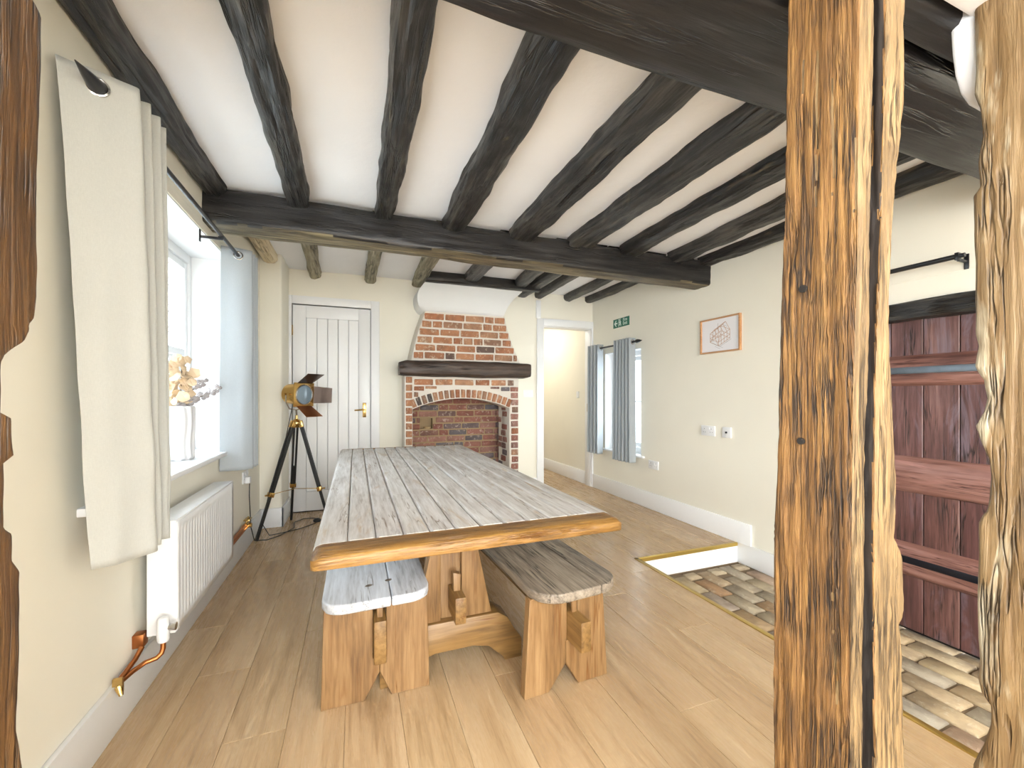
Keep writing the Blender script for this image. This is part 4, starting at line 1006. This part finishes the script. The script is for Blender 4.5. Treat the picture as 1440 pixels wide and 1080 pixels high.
ldir = Vector((cos(yawl), sin(yawl), -.05)).normalized(); lside = Vector((-sin(yawl), cos(yawl), 0)); lup = lside.cross(ldir)*-1
if lup.z < 0: lup = -lup
def hd(f, s_, u): return HC+ldir*f+lside*s_+lup*u
part('yoke', M().tube([hd(-.02, 0, -.135), hd(-.02, .07, -.125), hd(-.02, .105, -.07), hd(-.02, .108, 0)], .0055, 10).tube([hd(-.02, 0, -.135), hd(-.02, -.07, -.125), hd(-.02, -.105, -.07), hd(-.02, -.108, 0)], .0055, 10)
     .tube([hub+Vector((0, 0, .04)), hd(-.02, 0, -.132)], .008, 10), STEEL, lamp, smooth=True)
hdm = part('lamp_head', M().tube([hd(a, 0, 0) for a in (-.115, -.112, -.10, -.02, .0, .002, .055, .056)], [.02, .062, .085, .092, .092, .098, .098, .094], 36), BRASS, lamp, smooth=True, angle=40)
part('face_plate', (lambda b: M().add(b.v, b.f))(barbox(hd(.056, 0, 0), hd(.066, 0, 0), .205, .205, lup)), BRASS, hdm, bevel=.004)
part('rim', M().torus(hd(.067, 0, 0), ldir, .083, .006, 36, 8), STEEL, hdm, smooth=True)
LENS = plain('lens_glass', srgb(120, 138, 150), .12, 0, nscale=60, bump=.5, Specular_IOR_Level=.8)
part('lens', M().tube([hd(a, 0, 0) for a in (.060, .068, .074, .077)], [.080, .078, .055, .012], 32), LENS, hdm, smooth=True, angle=60)
COPD = plain('bronze_flap', srgb(112, 94, 84), .25, .9, nscale=14, var=.35)
def flap(c0, w0, w1, out_, ln_, mat):
    """trapezoid barn door hinged on an edge of the face plate"""
    ax = ldir.cross(out_).normalized(); d = (out_*.55+ldir*.85).normalized(); nn = d.cross(ax).normalized()*.0015
    p = HC+ldir*.068+out_*.098
    q = [p-ax*w0/2, p+ax*w0/2, p+d*ln_+ax*w1/2, p+d*ln_-ax*w1/2]
    return M().add([k-nn for k in q]+[k+nn for k in q], [(0, 1, 2, 3), (7, 6, 5, 4), (0, 4, 5, 1), (1, 5, 6, 2), (2, 6, 7, 3), (3, 7, 4, 0)])
part('barn_door', flap(0, .15, .17, lup, .15, 0), COPD, hdm); part('barn_door', flap(0, .15, .17, -lup, .15, 0), COPPER, hdm)
part('barn_door', flap(0, .15, .13, lside, .15, 0), COPD, hdm); 
part('head_knob', M().tube([hd(-.02, -.105, 0), hd(-.02, -.13, 0)], [.008, .012], 12), BRASS, hdm, smooth=True, angle=50)
cd = part('cord', M().tube([(A.x-.03, A.y-.02, 1.06), (-.55, 3.95, .80), (-.60, 3.90, .60), (-.66, 3.85, .35), (-.70, 3.83, .12), (-.66, 3.88, .01), (-.58, 3.93, .006), (-.45, 4.0, .006), (-.34, 4.12, .006), (-.32, 4.22, .006), (-.36, 4.30, .006), (-.45, 4.32, .006), (-.52, 4.22, .006), (-.50, 4.05, .006), (-.58, 3.86, .006), (-.66, 3.78, .006),
         (-.735, 3.72, .03), (-.745, 3.66, .15), (-.742, 3.62, .26), (-.745, 3.605, .40), (-.742, 3.60, .51)], .0035, 8), RUBBER, lamp, smooth=True)
part('foot_switch', M().lathe([(.028, 0), (.034, .006), (.032, .018), (.020, .026), (.012, .03)], (-.33, 4.20, .0), 20), RUBBER, lamp, smooth=True, angle=50)
part('plug', M().box(-.768, -.735, 3.575, 3.622, .50, .548), WPLAST, lamp, bevel=.005)

# ------------------------------------------------------------ vase and dried stems on the sill
VX, VY, VZ = -.885, 2.70, .812
WOOD = plaster('white_ceramic', srgb(232, 232, 234), .05, .45)
vm = M(); prof_ = [(.066, 0), (.070, .01)]+[(.071, .01+.27*i/20) for i in range(21)]+[(.066, .285), (.060, .283), (.058, .20), (.058, .02), (.001, .02)]
vm.lathe(prof_, (VX, VY, VZ), 96, fn=lambda a, z: 1+.045*sin(11*a+1.2*sin(z*22)+.8*sin(z*9+2*a)) if z > .003 else 1)
single('vase', vm, WOOD, 'white vase with wavy vertical ridges on the window sill', 'vase', (VX, VY, VZ), smooth=True, angle=60)
PET = plain('dried_petal', srgb(232, 208, 176), .7, var=.12, nscale=20); EUC = plain('dried_leaf', srgb(172, 166, 166), .7, var=.15, nscale=20); STEM = plain('dry_stem', srgb(140, 124, 104), .7)
rv = random.Random(5)
def disc_leaf(c, nrm, r_, cup=.2, n_=10):
    c = Vector(c); nrm = Vector(nrm).normalized(); a = nrm.orthogonal().normalized(); b = nrm.cross(a)
    vs = [c]+[c+(a*cos(2*pi*k/n_)+b*sin(2*pi*k/n_))*r_*(1+.12*sin(3*k))+nrm*cup*r_*(1+.4*sin(k*2.3)) for k in range(n_)]
    return vs, [(0, 1+k, 1+(k+1) % n_) for k in range(n_)]
fl = thing('dried_flowers', 'bunch of cream and peach dried petals in the white vase', 'dried flowers', (VX, VY, VZ+.02))
part('stem', M().tube([(VX, VY, VZ+.025), (VX+.005, VY+.01, VZ+.30), (VX+.01, VY+.02, VZ+.50)], .003, 6), STEM, fl, smooth=True)
for k in range(46):
    t = rv.random(); p = Vector((VX+rv.uniform(-.05, .06), VY+rv.uniform(-.06, .06), VZ+.30+.24*t))
    v_, f_ = disc_leaf(p, (rv.uniform(-1, 1), rv.uniform(-1.5, .3), rv.uniform(-.3, 1)), rv.uniform(.020, .032), .35)
    o = part('petal', M().add(v_, f_), PET, fl, smooth=True); o.modifiers.new('thickness', 'SOLIDIFY').thickness = .0012
def sprig(label, pts):
    sp = thing('dried_sprig', label, 'dried sprig', (VX, VY, VZ+.02), group='grey dried sprigs in the vase')
    P = [Vector(p) for p in pts]
    part('stem', M().tube(P, .0022, 6), STEM, sp, smooth=True)
    for i in range(1, len(P)-1):
        for s_ in (-1, 0, 1):
            q = P[i].lerp(P[i+1], .5 if s_ == 0 else .15+.3*(s_+1)/2); d = (P[i+1]-P[i]).normalized(); sd = Vector((rv.uniform(-1, 1), rv.uniform(-1, 1), rv.uniform(-1, 1))).cross(d).normalized()
            for s2 in (-1, 1):
                v_, f_ = disc_leaf(q+sd*s2*.014, sd*s2*.5+Vector((rv.uniform(-.5, .5), -1, rv.uniform(-.5, .5))), rv.uniform(.011, .016)*(1.1-.35*i/len(P)), .25, 8)
                o = part('leaf', M().add(v_, f_), EUC, sp, smooth=True); o.modifiers.new('thickness', 'SOLIDIFY').thickness = .001
sprig('longest grey dried sprig reaching out towards the far curtain', [(VX, VY, VZ+.03), (VX+.01, VY+.02, VZ+.27), (VX+.035, VY+.06, VZ+.315), (VX+.065, VY+.12, VZ+.335), (VX+.085, VY+.18, VZ+.35), (VX+.10, VY+.25, VZ+.375), (VX+.11, VY+.31, VZ+.40), (VX+.12, VY+.34, VZ+.415)])
sprig('upper grey dried sprig arching just above the longest one', [(VX, VY, VZ+.03), (VX+.0, VY+.02, VZ+.28), (VX+.02, VY+.05, VZ+.335), (VX+.035, VY+.10, VZ+.375), (VX+.045, VY+.15, VZ+.405), (VX+.055, VY+.20, VZ+.42), (VX+.06, VY+.225, VZ+.42)])
sprig('short grey dried sprig curling over the vase rim', [(VX, VY, VZ+.03), (VX+.02, VY-.01, VZ+.27), (VX+.04, VY+.0, VZ+.30), (VX+.055, VY+.02, VZ+.315), (VX+.062, VY+.04, VZ+.325)])

# ------------------------------------------------------------ outside the left window
struct(part('ground', M().box(-60, -1.1, -40, 60, -.5, -.35), plain('bounce_paving', srgb(214, 212, 206), .9, nscale=3, var=.05)))  # pale paving, brightened to bounce sky light up to the ceiling
BARK = plain('bark', srgb(120, 112, 110), .9)
def bare_tree(x, y, h, seed, label):
    rt_ = random.Random(seed); t = thing('bare_tree', label, 'tree', (x, y, -.35), group='bare trees outside')
    m = M(); b = M()
    m.tube([(x, y, -.35), (x+.1, y, h*.3), (x+.05, y+.1, h*.6), (x, y, h)], [.16, .12, .08, .02], 8)
    def br(p, d, L, r_, k):
        q = p+d*L; (b).tube([p, p.lerp(q, .5)+Vector((0, 0, L*.05)), q], [r_, r_*.7, r_*.4], 5)
        if k:
            for _ in range(4):
                dd = (d+Vector((rt_.uniform(-.8, .8), rt_.uniform(-.8, .8), rt_.uniform(-.2, .8)))).normalized(); br(p.lerp(q, rt_.uniform(.4, 1)), dd, L*.62, r_*.5, k-1)
    for i in range(12):
        z = h*(.25+.06*i); a = rt_.uniform(0, 6.28); br(Vector((x+.05, y, z)), Vector((cos(a), sin(a), .7)).normalized(), h*.28, .035, 3)
    part('trunk', m, BARK, t, smooth=True); part('branches', b, BARK, t)
bare_tree(-3.6, 8.6, 6.0, 4, 'bare winter tree seen through the left window panes')
bare_tree(-9.5, 17.5, 7.5, 9, 'farther bare winter tree behind the first, outside the left window')
